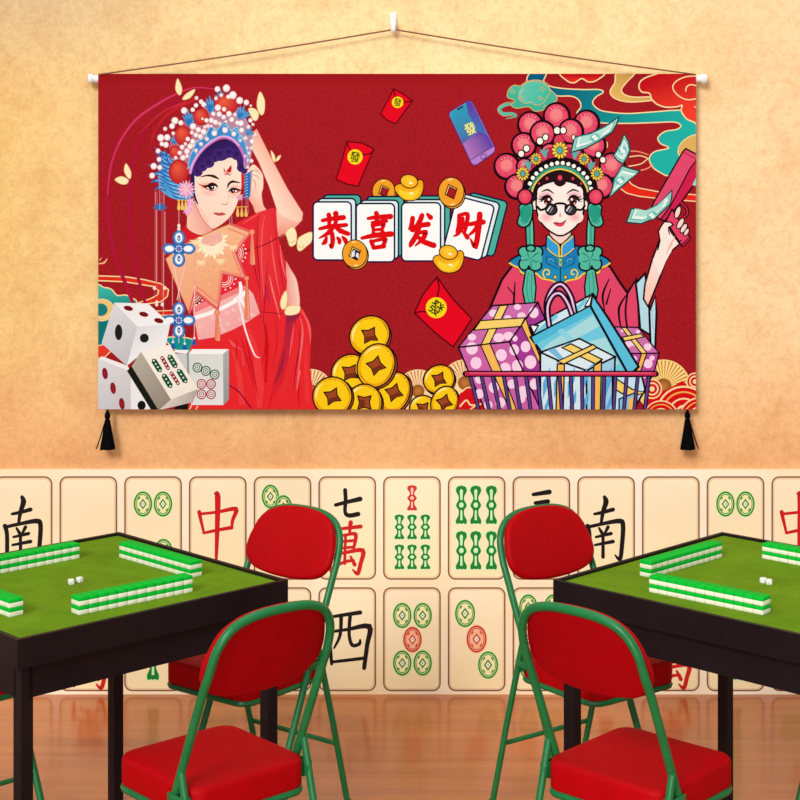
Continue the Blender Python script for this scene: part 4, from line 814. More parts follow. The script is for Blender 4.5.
# ================================================================ mahjong pattern on the wainscot
def wallpaper():
    W = Print((-330, 470, 1130, 693))
    W.at(0, 0, 1); W.ink = 1.0
    LN = (128, 84, 58)
    G = (28, 132, 48); GL = (206, 240, 150); R = (204, 48, 36); RL = (248, 170, 130)
    def dot(x, y, rx=9.2, ry=12.6, red=False):
        c, l = (R, RL) if red else (G, GL)
        W.ell(x, y, rx+0.6, ry+0.8, (216, 244, 170) if not red else (250, 200, 160), n=24)
        W.ell(x, y, rx, ry, c, n=24); W.ell(x, y, rx-1.5, ry-1.7, l, n=24); W.ell(x, y, rx-2.2, ry-2.6, c, n=24); W.ell(x, y, rx-2.9, ry-3.4, (246, 240, 180) if not red else (250, 190, 150), n=24)
        k = 0.42
        W.poly([(x, y-ry*k), (x+rx*k, y), (x, y+ry*k), (x-rx*k, y)], c); W.poly([(x, y-ry*0.25), (x+rx*0.25, y), (x, y+ry*0.25), (x-rx*0.25, y)], (250, 250, 220)); W.ell(x, y, 0.7, 0.8, c, n=8)
        for sx in (-1, 1):
            for sy in (-1, 1): W.line([(x+sx*rx*0.32, y+sy*ry*0.56), (x+sx*rx*0.52, y+sy*ry*0.36)], 1.3, c, sm=0)
    def bamboo(x, y, w, h, red=False):
        c, l = (R, (252, 200, 180)) if red else ((20, 130, 46), (206, 246, 190))
        a, b = w/2, h/2
        o = [(-a, -b+h*0.13), (-a*0.75, -b+h*0.02), (-a*0.2, -b+h*0.0), (0, -b-h*0.02), (a*0.2, -b), (a*0.75, -b+h*0.02), (a, -b+h*0.13), (a*0.55, -b+h*0.26), (a*0.5, -h*0.13), (a*0.9, -h*0.03), (a*0.9, h*0.05), (a*0.5, h*0.13), (a*0.55, b-h*0.22), (a, b-h*0.1), (a*0.85, b), (a*0.3, b-h*0.02), (0, b), (-a*0.3, b-h*0.02), (-a*0.85, b), (-a, b-h*0.1), (-a*0.55, b-h*0.22), (-a*0.5, h*0.13), (-a*0.9, h*0.05), (-a*0.9, -h*0.03), (-a*0.5, -h*0.13), (-a*0.55, -b+h*0.26)]
        W.poly([(x+p*1.16, y+q*1.05) for p, q in o], l, sm=2); W.poly([(x+p, y+q) for p, q in o], c, sm=2)
        W.poly([(x-a*0.3, y-b+h*0.12), (x, y-b+h*0.07), (x+a*0.3, y-b+h*0.12), (x+a*0.18, y-h*0.13), (x-a*0.18, y-h*0.13)], l); W.ell(x, y, a*0.42, h*0.07, l); W.poly([(x-a*0.16, y+h*0.14), (x+a*0.16, y+h*0.14), (x+a*0.22, y+b-h*0.1), (x-a*0.22, y+b-h*0.1)], l)
    B0 = W.brush
    W.brush = lambda S, c: B0([(p, tuple(v*1.4 for v in w)) for p, w in S], c)
    def nan(x):                              # south wind character
        K = (22, 14, 12)
        B = [([(22.5, 497), (24, 502), (21, 512), (19, 524)], (2.6, 4, 3, 2)), ([(12.5, 514), (20, 512.5), (31, 509.5)], (2, 2.6, 3)), ([(5.5, 526), (7.5, 535), (7.5, 556), (7, 560)], (3.4, 3, 3, 1.6)), ([(6, 527), (22, 523.5), (37, 521), (41, 525), (40, 545), (38, 559), (33, 555)], (2.4, 2.6, 3.6, 3.4, 3.2, 3, 1)), ([(17, 528), (20, 533)], (1.6, 2.6)), ([(26, 527), (22, 535)], (2.6, 1.6)), ([(14, 537), (29, 533.5)], (1.8, 2.6)), ([(13, 545), (31, 541.5)], (1.8, 2.8)), ([(21, 534), (21, 557)], (2.2, 2.6))]
        W.brush([([(p[0]+x+4, p[1]) for p in s], w) for s, w in B], K)
    def zhong(x):                            # red centre character
        B = [([(9.5, 512), (10.5, 517), (14, 532)], (3, 2.6, 1.8)), ([(10, 514), (28, 512), (46, 509), (43, 520), (42, 528)], (2, 2.2, 3.4, 2.6, 1.8)), ([(14, 533), (28, 530), (42, 527.5)], (2, 2.4, 2.8)), ([(25.5, 493.5), (28, 497), (27.5, 530), (26.5, 560)], (2, 4.2, 3.4, 2))]
        W.brush([([(p[0]+x, p[1]) for p in s], w) for s, w in B], (208, 22, 24))
    def wan(x, y):                           # ten thousand character, 36 x 48
        B = [([(6, 7), (20, 5), (37, 3)], (2, 2.4, 3)), ([(14, 1), (15, 10)], (3, 2)), ([(27, -1), (26, 9)], (3.4, 2)), ([(12, 12), (13, 27)], (3, 2.4)), ([(12, 13), (22, 11.5), (32, 11), (30, 25)], (2, 2, 3, 2)), ([(14, 18.5), (30, 17)], (2, 2.2)), ([(14, 25), (30, 23.5)], (2, 2.2)), ([(22, 11), (21, 40)], (2, 2.2)), ([(6, 32), (7, 48)], (3, 2)), ([(6, 32), (22, 29), (39, 27), (37, 40), (34, 50), (29, 46)], (2, 2.4, 3.4, 3, 3, 1)), ([(13, 42), (22, 38), (30, 37)], (2, 2.4, 2)), ([(27, 33), (31, 41)], (1.6, 3))]
        W.brush([([(p[0]+x, p[1]+y) for p in s], w) for s, w in B], (206, 26, 26))
    def xi(x):
        B = [([(11.5, 617), (24, 615), (41, 612.5)], (2.2, 2.6, 3.2)), ([(9, 630), (11, 648), (12.5, 664)], (3, 2.8, 2.2)), ([(9.5, 632), (28, 629.5), (50, 626.5), (48, 645), (45, 668)], (2.2, 2.4, 4, 3.2, 3)), ([(22, 617), (21, 635), (15, 648)], (2.8, 2.4, 1.4)), ([(31, 615), (30, 634), (33, 645), (40, 644), (41, 640)], (2.8, 2.4, 2.6, 2.6, 1.6)), ([(12.5, 662), (30, 660), (46, 658)], (2.2, 2.4, 2.6))]
        W.brush([([(p[0]+x, p[1]) for p in s], w) for s, w in B], (22, 14, 12))
    for k in range(-6, 18):
        x = 60.25+64.72*k; c = k % 9
        for y0, y1 in ((477, 579), (588, 690.5)):
            W.rrect(x, y0, x+56.2, y1, 7, (255, 238, 204), M=None, grad=(x, y0, x+40, y1, (254, 234, 182)))
            W.rrect(x+0.7, y0+0.9, x+55.5, y1-0.8, 7, None, (240, 212, 168), 3.2); W.rrect(x, y0, x+56.2, y1, 7, None, LN, 1.45)
        W.at(0, 0, 1)
        if c == 8: nan(x)
        if c == 1:
            dot(x+18, 504); dot(x+38, 504); dot(x+38.5, 551.5)
        if c == 2: zhong(x)
        if c == 3: dot(x+16, 496.5, 8.6, 11.8); dot(x+29, 507, 8.6, 11.8); dot(x+42, 545, 8.6, 11.8)
        if c == 4:
            W.brush([([(x+16.5, 505), (x+28, 502), (x+41, 499)], (2.6, 2.8, 3.6)), ([(x+26, 490), (x+26.5, 500), (x+26, 512), (x+30, 515.5), (x+39, 514)], (3, 2.8, 2.6, 3.2, 3.4))], (22, 14, 12)); wan(x+4.5, 523.5)
        if c == 5:
            bamboo(x+28.2, 498, 9.5, 25, True)
            for yy in (527, 557):
                for xx in (15.5, 28.2, 41.5): bamboo(x+xx, yy, 9.6, 24.5)
        if c == 6:
            for yy in (505, 550.5):
                for xx in (12.8, 27.2, 42.8): bamboo(x+xx, yy, 11, 38)
        if c == 7:
            W.brush([([(x+20, 494.5), (x+36, 492)], (2.6, 3.6)), ([(x+22, 503), (x+34.5, 501.5)], (2.6, 3.4)), ([(x+18, 512), (x+38, 510.5)], (2.6, 3.4))], (22, 14, 12)); wan(x+9, 523.5)
        # lower row
        if c == 0: wan(x+7, 638)
        if c == 1: bamboo(x+28, 655, 12, 50); bamboo(x+28, 612, 12, 34)
        if c == 2: zhong2 = [dot(x+28, 612, 9, 12, True), dot(x+18, 660), dot(x+38, 660)]
        if c == 3:
            for xx in (18, 38):
                dot(x+xx, 615, 9, 12, True); dot(x+xx, 660)
        if c == 4: xi(x)
        if c == 5:
            dot(x+18.4, 615.5); dot(x+38.8, 615.5); dot(x+28.6, 639.5, red=True); dot(x+18.4, 663); dot(x+38.8, 663)
        if c == 6: dot(x+16.5, 613.5, 10, 13.6); dot(x+28, 639, 10, 13.6, True); dot(x+39.5, 665, 10, 13.6)
        if c == 7:
            for xx in (15, 40): dot(x+xx, 607); dot(x+xx, 639, red=True); dot(x+xx, 666)
        if c == 8: bamboo(x+28, 640, 14, 60, True)
    return W
# ================================================================ materials
def ink_mat(name, rough=0.6, spec=0.2, grain=None, bump=0.0, gscale=300):
    t = NT(name, rough, spec)
    a = t.n('ShaderNodeAttribute', attribute_name='ink'); a.attribute_type = 'GEOMETRY'
    c = a.outputs['Color']; v = t.coord()
    if grain: c = t.mix(c, t.ramp(t.noise(v, gscale, 3), [(0.3, (188, 188, 188)), (0.7, (255, 255, 255))]), grain, 'MULTIPLY')
    t.base(c)
    if bump: t.bump(t.noise(v, gscale*0.4, 3), bump, 0.002)
    return t.m
M_ink = ink_mat('banner_ink', 0.8, 0.02, 0.12, 0.0, 260)
M_wall_ink = ink_mat('wallpaper_ink', 0.55, 0.2)
def cloth():
    t = NT('red_banner_cloth', 0.8, 0.03); v = t.coord('Object', (1, 1, 1.7))
    n = t.noise(v, 110, 3, 0.6, 0.6)
    t.base(t.ramp(n, [(0.3, (138, 19, 27)), (0.5, (153, 24, 32)), (0.72, (165, 29, 36))])); t.bump(n, 0.35, 0.002); return t.m
M_cloth = cloth()
def plaster():
    t = NT('cream_plaster', 0.85, 0.05); v = t.coord('Object')
    big = t.noise(v, 0.7, 3, 0.5, 0.4); mid = t.noise(v, 5.0, 6, 0.7, 0.5); fine = t.noise(v, 34, 6, 0.75); grit = t.noise(v, 120, 3, 0.7)
    sep = t.n('ShaderNodeSeparateXYZ'); t.l(v, sep.inputs[0])
    def rng(sock, a, b):
        mr = t.n('ShaderNodeMapRange'); mr.interpolation_type = 'SMOOTHSTEP'; mr.inputs['From Min'].default_value = a; mr.inputs['From Max'].default_value = b; t.l(sock, mr.inputs['Value']); return mr.outputs['Result']
    # glow and vignette painted in: ochre left, peach right, browner foot, tan top-left
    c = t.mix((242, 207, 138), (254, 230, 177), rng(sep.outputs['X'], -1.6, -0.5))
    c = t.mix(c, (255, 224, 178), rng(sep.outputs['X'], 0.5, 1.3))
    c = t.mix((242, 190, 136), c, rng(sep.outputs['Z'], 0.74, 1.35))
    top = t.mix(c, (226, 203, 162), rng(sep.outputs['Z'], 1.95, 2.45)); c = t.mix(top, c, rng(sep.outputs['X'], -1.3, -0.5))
    c = t.mix(c, t.ramp(big, [(0.35, (244, 232, 218)), (0.65, (255, 255, 255))]), 0.3, 'MULTIPLY')
    c = t.mix(c, t.ramp(mid, [(0.32, (232, 208, 186)), (0.55, (255, 250, 244)), (0.7, (255, 255, 255))]), 0.5, 'MULTIPLY')
    c = t.mix(c, t.ramp(fine, [(0.32, (226, 206, 188)), (0.55, (255, 253, 250)), (0.7, (255, 255, 255))]), 0.5, 'MULTIPLY')
    c = t.mix(c, t.ramp(grit, [(0.3, (232, 224, 214)), (0.6, (255, 255, 255))]), 0.4, 'MULTIPLY')
    t.base(c); t.bump(fine, 0.12, 0.004); return t.m
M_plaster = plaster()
def wood():
    t = NT('polished_wood_floor', 0.3, 0.5); v = t.coord('Object', (0.35, 5.0, 1)); w = t.coord('Object')
    n = t.noise(v, 3.0, 6, 0.65, 0.6); n2 = t.noise(w, 1.2, 3)
    c = t.ramp(n, [(0.2, (172, 86, 30)), (0.5, (200, 108, 42)), (0.8, (216, 130, 58))])
    c = t.mix(c, t.ramp(n2, [(0.3, (186, 160, 150)), (0.7, (255, 246, 236))]), 0.5, 'MULTIPLY')
    br = t.n('ShaderNodeTexBrick'); br.offset = 0.37; br.inputs['Scale'].default_value = 1.0; br.inputs['Brick Width'].default_value = 1.3; br.inputs['Row Height'].default_value = 0.13; br.inputs['Mortar Size'].default_value = 0.003
    br.inputs['Color1'].default_value = (1, 1, 1, 1); br.inputs['Color2'].default_value = (0.86, 0.84, 0.82, 1); br.inputs['Mortar'].default_value = (0.62, 0.55, 0.5, 1); t.l(w, br.inputs['Vector'])
    t.base(t.mix(c, br.outputs['Color'], 0.25, 'MULTIPLY')); t.bump(n, 0.05, 0.002)
    t.b.inputs['Roughness'].default_value = 0.24; t.b.inputs['Coat Weight'].default_value = 0.25; t.b.inputs['Coat Roughness'].default_value = 0.12
    return t.m
M_wood = wood()
def felt():
    t = NT('green_felt', 0.95, 0.05); v = t.coord('Object'); n = t.noise(v, 260, 4, 0.7); m = t.noise(v, 9, 4)
    c = t.ramp(n, [(0.3, (100, 138, 24)), (0.7, (126, 164, 36))]); c = t.mix(c, t.ramp(m, [(0.3, (200, 205, 190)), (0.7, (255, 255, 255))]), 0.6, 'MULTIPLY')
    t.base(c); t.bump(n, 0.5, 0.001); return t.m
M_felt = felt()
M_black = varied('black_lacquer', (20, 13, 15), (28, 19, 21), 6, 0.5, 0.2)
M_red = varied('red_vinyl', (172, 0, 8), (180, 0, 10), 14, 0.6, 0.1, 0.06, 220)
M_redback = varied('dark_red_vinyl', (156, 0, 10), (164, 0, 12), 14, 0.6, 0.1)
M_green = varied('green_enamel', (16, 108, 56), (22, 122, 66), 20, 0.35, 0.4)
M_ivory = varied('ivory_tile', (236, 232, 206), (248, 246, 226), 60, 0.35, 0.4)
M_tback = varied('green_tile_back', (2, 182, 50), (6, 194, 56), 60, 0.65, 0.1)
M_white = varied('white_plastic', (236, 236, 240), (248, 248, 250), 30, 0.35, 0.4)
M_dice = varied('white_dice', (244, 244, 240), (252, 252, 248), 80, 0.3, 0.4)
M_pip = varied('dice_pip', (170, 20, 24), (190, 24, 30), 80, 0.4, 0.3)
M_cord = varied('brown_cord', (120, 80, 58), (156, 108, 80), 200, 0.8, 0.1)
M_tassel = varied('black_silk', (3, 3, 4), (9, 9, 10), 90, 0.85, 0.05)
M_steel = varied('dark_bolt', (14, 70, 40), (20, 84, 48), 60, 0.4, 0.4)

# ================================================================ the room
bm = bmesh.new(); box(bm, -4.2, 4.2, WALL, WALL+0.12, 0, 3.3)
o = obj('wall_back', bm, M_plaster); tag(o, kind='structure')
bm = bmesh.new(); box(bm, -4.2, 4.2, -1.5, WALL+0.12, -0.12, 0)
o = obj('floor', bm, M_wood); tag(o, kind='structure')
# mahjong wallpaper below the plaster
Wp = wallpaper()
bm = bmesh.new(); TK = 0.012
ztop = at(0, 469.5, WALL-TK).z
box(bm, -2.6, 2.44, WALL-TK, WALL, 0, ztop, 0)
for f in bm.faces: f.material_index = 0
nlev = Wp.build(bm, WALL-TK, 4e-5, 1, Vector((0, 0, 0)))
def panel_mat():
    t = NT('wallpaper_ground', 0.55, 0.2); v = t.coord('Object')
    t.base(t.ramp(t.noise(v, 1.6, 3), [(0.3, (252, 226, 176)), (0.5, (255, 238, 204)), (0.7, (255, 244, 220))])); return t.m
o = obj('trim_1', bm, [panel_mat(), M_wall_ink]); tag(o, kind='structure')
print('wallpaper levels', nlev)

# ================================================================ hanging banner
YB = WALL-0.042
tl, brr = at(98.2, 73.8, YB), at(696, 409.5, YB)
org = Vector(((tl.x+brr.x)/2, YB, brr.z))
ban = thing('hanging_banner', 'wide red printed banner with two opera ladies, hung on cords high on the plaster wall', 'banner', org)
A = art()
bm = bmesh.new()
box(bm, tl.x-org.x, brr.x-org.x, 0, 0.003, 0, tl.z-org.z, 0)
na = A.build(bm, YB, 3.2e-5, 1, org, 0.89)
print('banner levels', na, 'verts', len(A.V))
obj('canvas', bm, [M_cloth, M_ink], ban)
zr = at(0, 78.5, YB).z-org.z; rr = 0.0132
bm = bmesh.new()
MX = Matrix.Rotation(PI/2, 4, 'Y')
xl, xr = at(91, 0, YB).x-org.x, at(703, 0, YB).x-org.x
tube(bm, [(xl, rr+0.004, zr), (xr, rr+0.004, zr)], rr, 16)
obj('hanging_rod', bm, M_white, ban, True)
for s, x0, x1 in ((-1, 87, 92.5), (1, 701.5, 707.5)):
    a, b = at(x0, 0, YB).x-org.x, at(x1, 0, YB).x-org.x
    bm = bmesh.new(); L = b-a
    prof = [(0.001, 0), (0.012, 0), (0.018, 0.004), (0.018, L-0.004), (0.015, L), (0.001, L)]
    lathe(bm, prof, 18, Matrix.Translation((a, rr+0.004, zr)) @ MX)
    obj('end_cap', bm, M_white, ban, True)
YH = WALL-0.026
hk = at(394, 29.5, YH)
for s in (-1, 1):
    p0 = at(100 if s < 0 else 694, 74.3, YB-0.002)-org; p1 = hk-org
    pts = []
    for k in range(13):
        t = k/12; p = p0+(p1-p0)*t; p.z -= 0.005*math.sin(PI*t); pts.append(p)
    bm = bmesh.new(); tube(bm, pts, 0.0026, 8)
    obj('hanging_cord', bm, M_cord, ban, True)
def tassel(px, s):
    top = at(px, 409, YB)-org
    root = None
    bm = bmesh.new()
    sc = YB/F
    prof = [(0.6, 0), (1.2, -2.2), (2.4, -4.6), (3.0, -7), (2.4, -9.4), (1.8, -10.6)]
    lathe(bm, [(r*sc, z*sc) for r, z in prof], 14, Matrix.Translation(top+Vector((0, 0.002, 0))))
    knot = obj('tassel', bm, M_tassel, ban, True)
    bm = bmesh.new(); rnd = random.Random(11)
    lathe(bm, [(r*sc, z*sc) for r, z in [(2.0, -9.8), (2.4, -12), (4.2, -22), (6.2, -36), (7.2, -40.2), (5, -40.4)]], 28, Matrix.Translation(top+Vector((0, 0.002, 0))))
    for k in range(30):
        a = 2*PI*k/30; r1 = 2.2*sc; r2 = rnd.uniform(6.6, 7.6)*sc
        tube(bm, [top+Vector((math.cos(a)*r1, math.sin(a)*r1*0.8+0.002, -11*sc)), top+Vector((math.cos(a)*r2*0.62, math.sin(a)*r2*0.5+0.002, -25*sc)), top+Vector((math.cos(a)*r2, math.sin(a)*r2*0.8+0.002, -rnd.uniform(39.6, 41)*sc))], 0.5*sc, 6)
    tube(bm, crom([top+Vector((s*1.8*sc, -0.004, -12*sc)), top+Vector((s*6*sc, -0.006, -26*sc)), top+Vector((s*8.6*sc, -0.006, -34*sc)), top+Vector((s*10.6*sc, -0.006, -39.6*sc))], 5), 0.62*sc, 6)
    obj('tassel_fringe', bm, M_tassel, knot, True)
tassel(107.3, -1); tassel(687.6, 1)
# wall hook
hr = thing('wall_hook', 'small white plastic wall hook holding the banner cord at its peak', 'hook', at(393.5, 30, WALL))
bm = bmesh.new(); sc = WALL/F
box(bm, -3.4*sc, 3.4*sc, -0.008, 0, 4*sc, 17.5*sc, 0.006, seg=3); obj('hook_plate', bm, M_white, hr, True)
bm = bmesh.new()
tube(bm, crom([(0, -0.006, 10*sc), (0, -0.022, 7*sc), (0, -0.03, 2.5*sc), (0, -0.03, -0.5*sc), (0, -0.022, -1.8*sc), (0, -0.015, 0)], 6), [0.010]*12+[0.0085]*19, 12); obj('hook_arm', bm, M_white, hr, True)

# ================================================================ tables
TZ = 0.745
Ax, Bx, Cx = Vector((-0.850, 4.533)), Vector((-0.327, 3.990)), Vector((-0.876, 3.471))
ctr = (Ax+Cx)/2; ctr = Vector((-0.8625, 4.0005)); TRZ = math.atan2(-0.543, 0.523)       # AB edge direction
TS = 0.7545
def table(cx, cy, rz, label):
    t = thing('mahjong_table', label, 'table', (cx, cy, 0), rz, 'mahjong tables')
    h = TS/2
    bm = bmesh.new(); box(bm, -h+0.012, h-0.012, -h+0.012, h-0.012, TZ-0.02, TZ-0.004, 0); obj('felt_top', bm, M_felt, t)
    bm = bmesh.new()
    for k in range(4):
        Mr = Matrix.Rotation(k*PI/2, 4, 'Z')
        box(bm, -h+0.012, h, h-0.012, h, TZ-0.062, TZ+0.003, 0, M=Mr)
    box(bm, -h+0.012, h-0.012, -h+0.012, h-0.012, TZ-0.055, TZ-0.02)
    obj('table_rim', bm, M_black, t)
    i = h-0.018
    for k in range(4):
        bm = bmesh.new(); box(bm, -i+0.02, i-0.02, i-0.018, i, TZ-0.136, TZ-0.060, 0.001, M=Matrix.Rotation(k*PI/2, 4, 'Z')); obj('apron', bm, M_black, t)
    for sx in (-1, 1):
        for sy in (-1, 1):
            bm = bmesh.new(); lw = 0.032
            x0, x1 = sorted((sx*i, sx*(i-lw))); y0, y1 = sorted((sy*i, sy*(i-lw)))
            box(bm, x0, x1, y0, y1, 0, TZ-0.056, 0.002); obj('leg', bm, M_black, t)
    return t
table(ctr.x, ctr.y, TRZ, 'black square mahjong table with green felt top, at the left of the room')
table(0.003-ctr.x, ctr.y, -TRZ, 'black square mahjong table with green felt top, at the right of the room')

# ================================================================ mahjong tiles and dice
TW, TD, TH = 0.0262, 0.037, 0.0207
me_cache = {}
def tile_meshes():
    bm = bmesh.new(); box(bm, -TW/2+0.0002, TW/2-0.0002, -TD/2, TD/2, 0, TH*0.56, 0.0022, seg=2); a = obj('mahjong_tile', bm, M_ivory, None, True)
    bm = bmesh.new(); box(bm, -TW/2+0.0002, TW/2-0.0002, -TD/2, TD/2, TH*0.52, TH, 0.0022, seg=2); b = obj('tile_back', bm, M_tback, None, True)
    return a, b
proto_body, proto_back = tile_meshes(); first = [True]
NUM = ['', 'first', 'second', 'third', 'fourth', 'fifth', 'sixth', 'seventh', 'eighth', 'ninth', 'tenth', 'eleventh', 'twelfth']
def mj_tile(loc, rz, label, group):
    if first[0]:
        b, k = proto_body, proto_back; first[0] = False
    else:
        b = proto_body.copy(); C.objects.link(b); k = proto_back.copy(); C.objects.link(k)
    k.parent = b; b.location = loc; b.rotation_euler = (0, 0, rz); tag(b, label, 'mahjong tile', group)
u = Vector((math.cos(TRZ), math.sin(TRZ))); v = Vector((-u.y, u.x))      # u: back corner to right corner, v: away from the middle aisle
FZ = TZ-0.004
def row(start, d, depth, n, name, side, end):
    """start = the end nearest the named corner; d = run direction; depth = across, away from the viewer"""
    for k in range(n):
        for lay in (0, 1):
            p = start+d*(TW*(k+0.5))+depth*(TD/2)
            x = p.x if side == 'left' else 0.004-p.x
            a = math.atan2(d.y, d.x); a = a if side == 'left' else -a
            mj_tile((x, p.y, FZ+lay*(TH+0.0001)), a, 'green-backed tile, %s layer, %s from %s end, %s, %s table' % ('upper' if lay else 'lower', NUM[k+1], end, name, side), '%s of mahjong tiles on the %s table' % (name, side))
for side in ('left', 'right'):
    # outlines measured on the left table, mirrored for the right one
    near, far = ('right', 'left') if side == 'left' else ('left', 'right')
    row(Vector((-0.553, 3.898)), Vector((-0.741, -0.671)), Vector((-0.671, 0.741)), 12, 'inner front row', side, near)
    row(Vector((-0.801, 4.255)), Vector((0.707, -0.707)), Vector((0.707, 0.707)), 12, 'inner back row', side, far)
    row(Vector((-0.902, 4.244)), Vector((-0.707, -0.707)), Vector((-0.707, 0.707)), 12 if side == 'left' else 12, 'outer back row', side, near)
    row(Vector((-0.942, 3.670)), Vector((-0.707, 0.707)), Vector((0.707, 0.707))*1.0, 12, 'outer front row', side, near)
def die(x, y, rz, label):
    t = thing('die', label, 'die', (x, y, FZ), rz)
    s = 0.0135; bm = bmesh.new(); box(bm, -s/2, s/2, -s/2, s/2, 0, s, 0.002, seg=3); obj('cube_body', bm, M_dice, t, True)
    bm = bmesh.new()
    for M in (Matrix.Translation((0, 0, s)), Matrix.Translation((0, -s/2, s/2)) @ Matrix.Rotation(PI/2, 4, 'X'), Matrix.Translation((s/2, 0, s/2)) @ Matrix.Rotation(PI/2, 4, 'Y')):
        for q in ([(0, 0)], [(-1, -1), (1, 1)], [(-1, -1), (0, 0), (1, 1)])[0 if M.translation.z > s*0.9 else (1 if M.translation.y < 0 else 2)]:
            lathe(bm, [(0.0004, 0.0002), (0.0011, 0.0001), (0.0011, -0.0004)], 8, M @ Matrix.Translation((q[0]*0.003, q[1]*0.003, 0)))
    obj('pips', bm, M_pip, t)
die(-0.866, 3.972, 0.5, 'nearer white die lying in the middle of the left mahjong table')
die(-0.849, 3.992, 0.9, 'farther white die lying in the middle of the left mahjong table')
die(0.866, 3.972, 0.2, 'nearer white die lying in the middle of the right mahjong table')
die(0.855, 3.986, 0.7, 'farther white die lying in the middle of the right mahjong table')

# ================================================================ folding chairs: local +Y is where the sitter faces
SW, SD = 0.304, 0.304
def chair(label):
    t = thing('folding_chair', label, 'chair', group='red folding chairs')
    hw = 0.157
    # back and front legs: one long bent tube, an upturned U
    top = Vector((0, -0.262, 0.80)); hinge_y, hinge_z = -0.09, 0.43
    def side(s): return [(s*hw, 0.105, 0.0), (s*hw, 0.0, 0.22), (s*hw, hinge_y, hinge_z), (s*hw, -0.188, 0.65), (s*hw*0.99, -0.212, 0.70), (s*hw*0.94, -0.232, 0.755), (s*hw*0.76, -0.244, 0.794), (s*hw*0.44, -0.250, 0.812)]
    L, R = side(-1), side(1)
    pts = L+[(0, -0.252, 0.816)]+list(reversed(R))
    bm = bmesh.new(); tube(bm, crom(pts, 7), 0.0097, 12); obj('frame', bm, M_green, t, True)
    # back pad, follows the slant and is dished
    sl = Vector((0, -0.062/0.145, 1)).normalized()
    def fn(x, z, d):
        yy = -0.182-(z-0.64)*0.41; curve = -0.4*(0.025-x*x)
        return (x, yy+curve+d*0.92+0.020, z+d*0.38)
    o2 = [(-0.150, 0.745), (-0.157, 0.71), (-0.150, 0.678), (-0.118, 0.652), (-0.06, 0.640), (0, 0.637), (0.06, 0.640), (0.118, 0.652), (0.150, 0.678), (0.157, 0.71), (0.150, 0.745), (0.134, 0.782), (0.102, 0.806), (0.06, 0.818), (0, 0.822), (-0.06, 0.818), (-0.102, 0.806), (-0.134, 0.782)]
    bm = bmesh.new(); cushion(bm, crom([Vector(p) for p in o2], 4, True), 0.024, 0.010, fn, 0.004)
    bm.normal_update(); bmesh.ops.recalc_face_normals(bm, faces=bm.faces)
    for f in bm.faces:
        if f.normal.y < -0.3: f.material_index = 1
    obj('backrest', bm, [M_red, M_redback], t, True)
    # seat cushion with green rim under it
    a, b = SW/2, SD/2; r = 0.038
    def outline(a, b, r, n=6):
        o = []
        for cx, cy, a0 in ((a-r, b-r, 0), (-a+r, b-r, 90), (-a+r, -b+r, 180), (a-r, -b+r, 270)):
            for k in range(n+1):
                q = math.radians(a0+90*k/n); o.append(Vector((cx+r*math.cos(q), cy+r*math.sin(q))))
        return o
    bm = bmesh.new(); cushion(bm, outline(a, b, r), 0.066, 0.012, lambda x, y, z: (x, y, 0.427+z), 0.004); seat = obj('seat', bm, M_red, t, True)
    bm = bmesh.new(); oo = outline(a-0.004, b-0.004, r); P3 = [(p.x, p.y, 0.392) for p in oo]
    tube(bm, P3+[P3[0], P3[1]], 0.0085, 8, cap=False)
    obj('seat_rim', bm, M_green, seat, True)
    for s in (-1, 1):
        x = s*(hw+0.004)
        bm = bmesh.new(); tube(bm, [(x, -0.122, 0.492), (x, -0.19, 0.25), (x, -0.255, 0.0)], 0.0087, 10); lathe(bm, [(0.001, 0), (0.0087, 0.002), (0.0087, 0.004), (0.001, 0.009)], 10, Matrix.Translation((x, -0.1215, 0.490)))
        obj('rear_leg', bm, M_green, t, True)
        bm = bmesh.new(); x1 = s*(hw+0.0)
        box(bm, s*(hw+0.010)-0.003, s*(hw+0.010)+0.003, -0.142, -0.082, 0.428, 0.446, 0.002)
        lathe(bm, [(0.001, 0), (0.017, 0.001), (0.017, 0.008), (0.001, 0.010)], 14, Matrix.Translation((s*(hw-0.008), -0.130, 0.43)) @ Matrix.Rotation(PI/2*s, 4, 'Y'))
        obj('hinge_bracket', bm, M_green, t, True)
    bm = bmesh.new(); tube(bm, [(-hw, -0.2120, 0.195), (hw, -0.2120, 0.195)], 0.007, 8); obj('rear_stretcher', bm, M_green, t, True)
    bm = bmesh.new(); tube(bm, [(-hw, 0.045, 0.125), (hw, 0.045, 0.125)], 0.007, 8); obj('front_stretcher', bm, M_green, t, True)
    for s in (-1, 1):
        bm = bmesh.new(); lathe(bm, [(0.001, 0), (0.014, 0.0), (0.014, 0.012), (0.011, 0.03), (0.001, 0.03)], 12, Matrix.Translation((s*hw, 0.100, 0))); lathe(bm, [(0.001, 0), (0.013, 0.0), (0.013, 0.012), (0.010, 0.03), (0.001, 0.03)], 12, Matrix.Translation((s*(hw+0.004), -0.252, 0)))
        obj('foot_cap', bm, M_steel, t, True)
    return t
proto = chair('red padded folding chair on green tubes, behind the left table, its red backrest facing us'); used = [False]
def put(x, y, fx, fy, label, sz=1.0):
    if used[0]: c = copy_tree(proto)
    else: c = proto; used[0] = True
    c.location = (x, y, 0); c.rotation_euler = (0, 0, math.atan2(fy, fx)-PI/2); c['label'] = label; c.scale = (1, 1, sz)
FARC = (-0.479, 4.324, -0.60, -0.80); NEARC = (-0.459, 3.524, -0.67, 0.74); OUTC = (-1.195, 4.29, 0.69, -0.72)
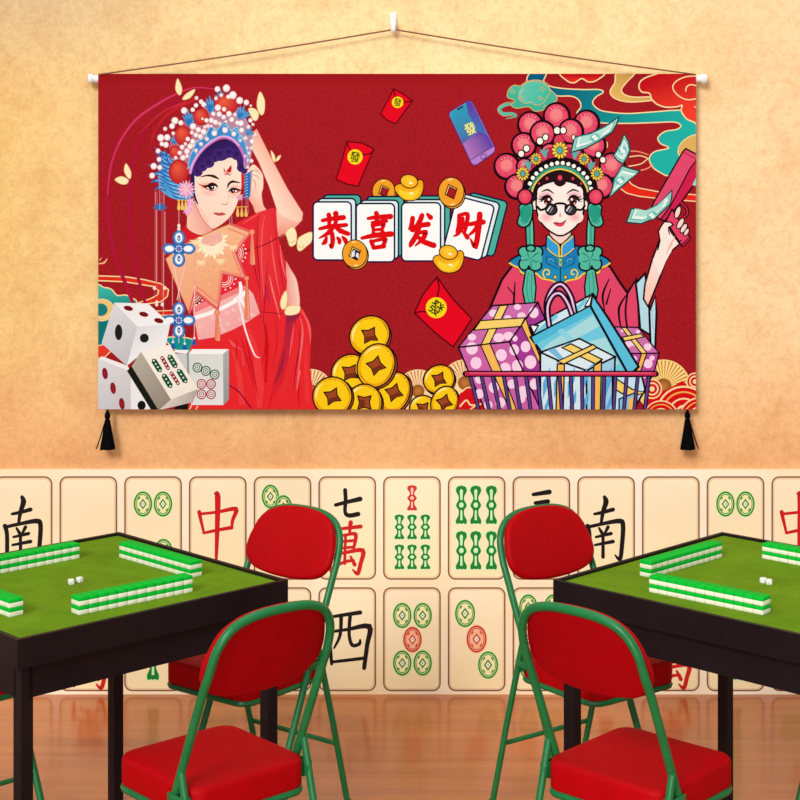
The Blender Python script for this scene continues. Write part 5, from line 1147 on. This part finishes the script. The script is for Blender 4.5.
for side, sg in (('left', 1), ('right', -1)):
    for (x, y, fx, fy), lab in ((FARC, 'red padded folding chair behind the inner corner of the %s table, facing us' % side), (NEARC, 'red padded folding chair in front of the %s table, seen from behind' % side), (OUTC, 'green-framed folding chair mostly cut off by the %s edge of the photo, beyond the table' % side)):
        put(x*sg+(0.026 if sg < 0 and y < 4 else 0), y-(0.012 if sg < 0 and y < 4 else 0), fx*sg, fy, lab, 1.042 if y < 4 else 1.0)

# ================================================================ light and camera
w = bpy.data.worlds.new('World'); bpy.context.scene.world = w; w.use_nodes = True
bg = w.node_tree.nodes['Background']; bg.inputs['Color'].default_value = (1.0, 0.985, 0.965, 1); bg.inputs['Strength'].default_value = 0.45
def area(name, loc, target, size, power, col=(1, 1, 1)):
    l = bpy.data.lights.new(name, 'AREA'); l.energy = power; l.size = size; l.color = col
    o = bpy.data.objects.new(name, l); C.objects.link(o); o.location = loc
    o.rotation_euler = (Vector(target)-Vector(loc)).to_track_quat('-Z', 'Y').to_euler(); return o
s = bpy.data.lights.new('sun', 'SUN'); s.energy = 2.05; s.angle = math.radians(20); s.color = (1, 0.985, 0.965)
so = bpy.data.objects.new('sun', s); C.objects.link(so); so.location = (-2, 0, 4)
so.rotation_euler = Vector((0.44, 1.0, -0.66)).to_track_quat('-Z', 'Y').to_euler()

area('added_front_fill', (0.2, -1.2, 0.95), (0.0, WALL, 0.55), 1.2, 62, (1, 0.96, 0.9))  # unseen fill added behind the camera to brighten the lower wall
area('added_top_fill', (0.0, 3.3, 3.1), (0.0, 3.75, 0.5), 1.8, 17, (1, 0.98, 0.94))  # unseen fill added overhead to brighten tile tops, seats and felt
cam = bpy.data.cameras.new('camera'); co = bpy.data.objects.new('camera', cam); C.objects.link(co)
co.location = (0, 0, CH); co.rotation_euler = (PI/2, 0, 0)
cam.sensor_width = 36; cam.lens = 72; cam.shift_x = -20/800; cam.shift_y = -220/800; cam.clip_end = 100
sc_ = bpy.context.scene; sc_.camera = co
sc_.view_settings.view_transform = 'Standard'; sc_.view_settings.look = 'None'; sc_.view_settings.exposure = 0; sc_.view_settings.gamma = 1
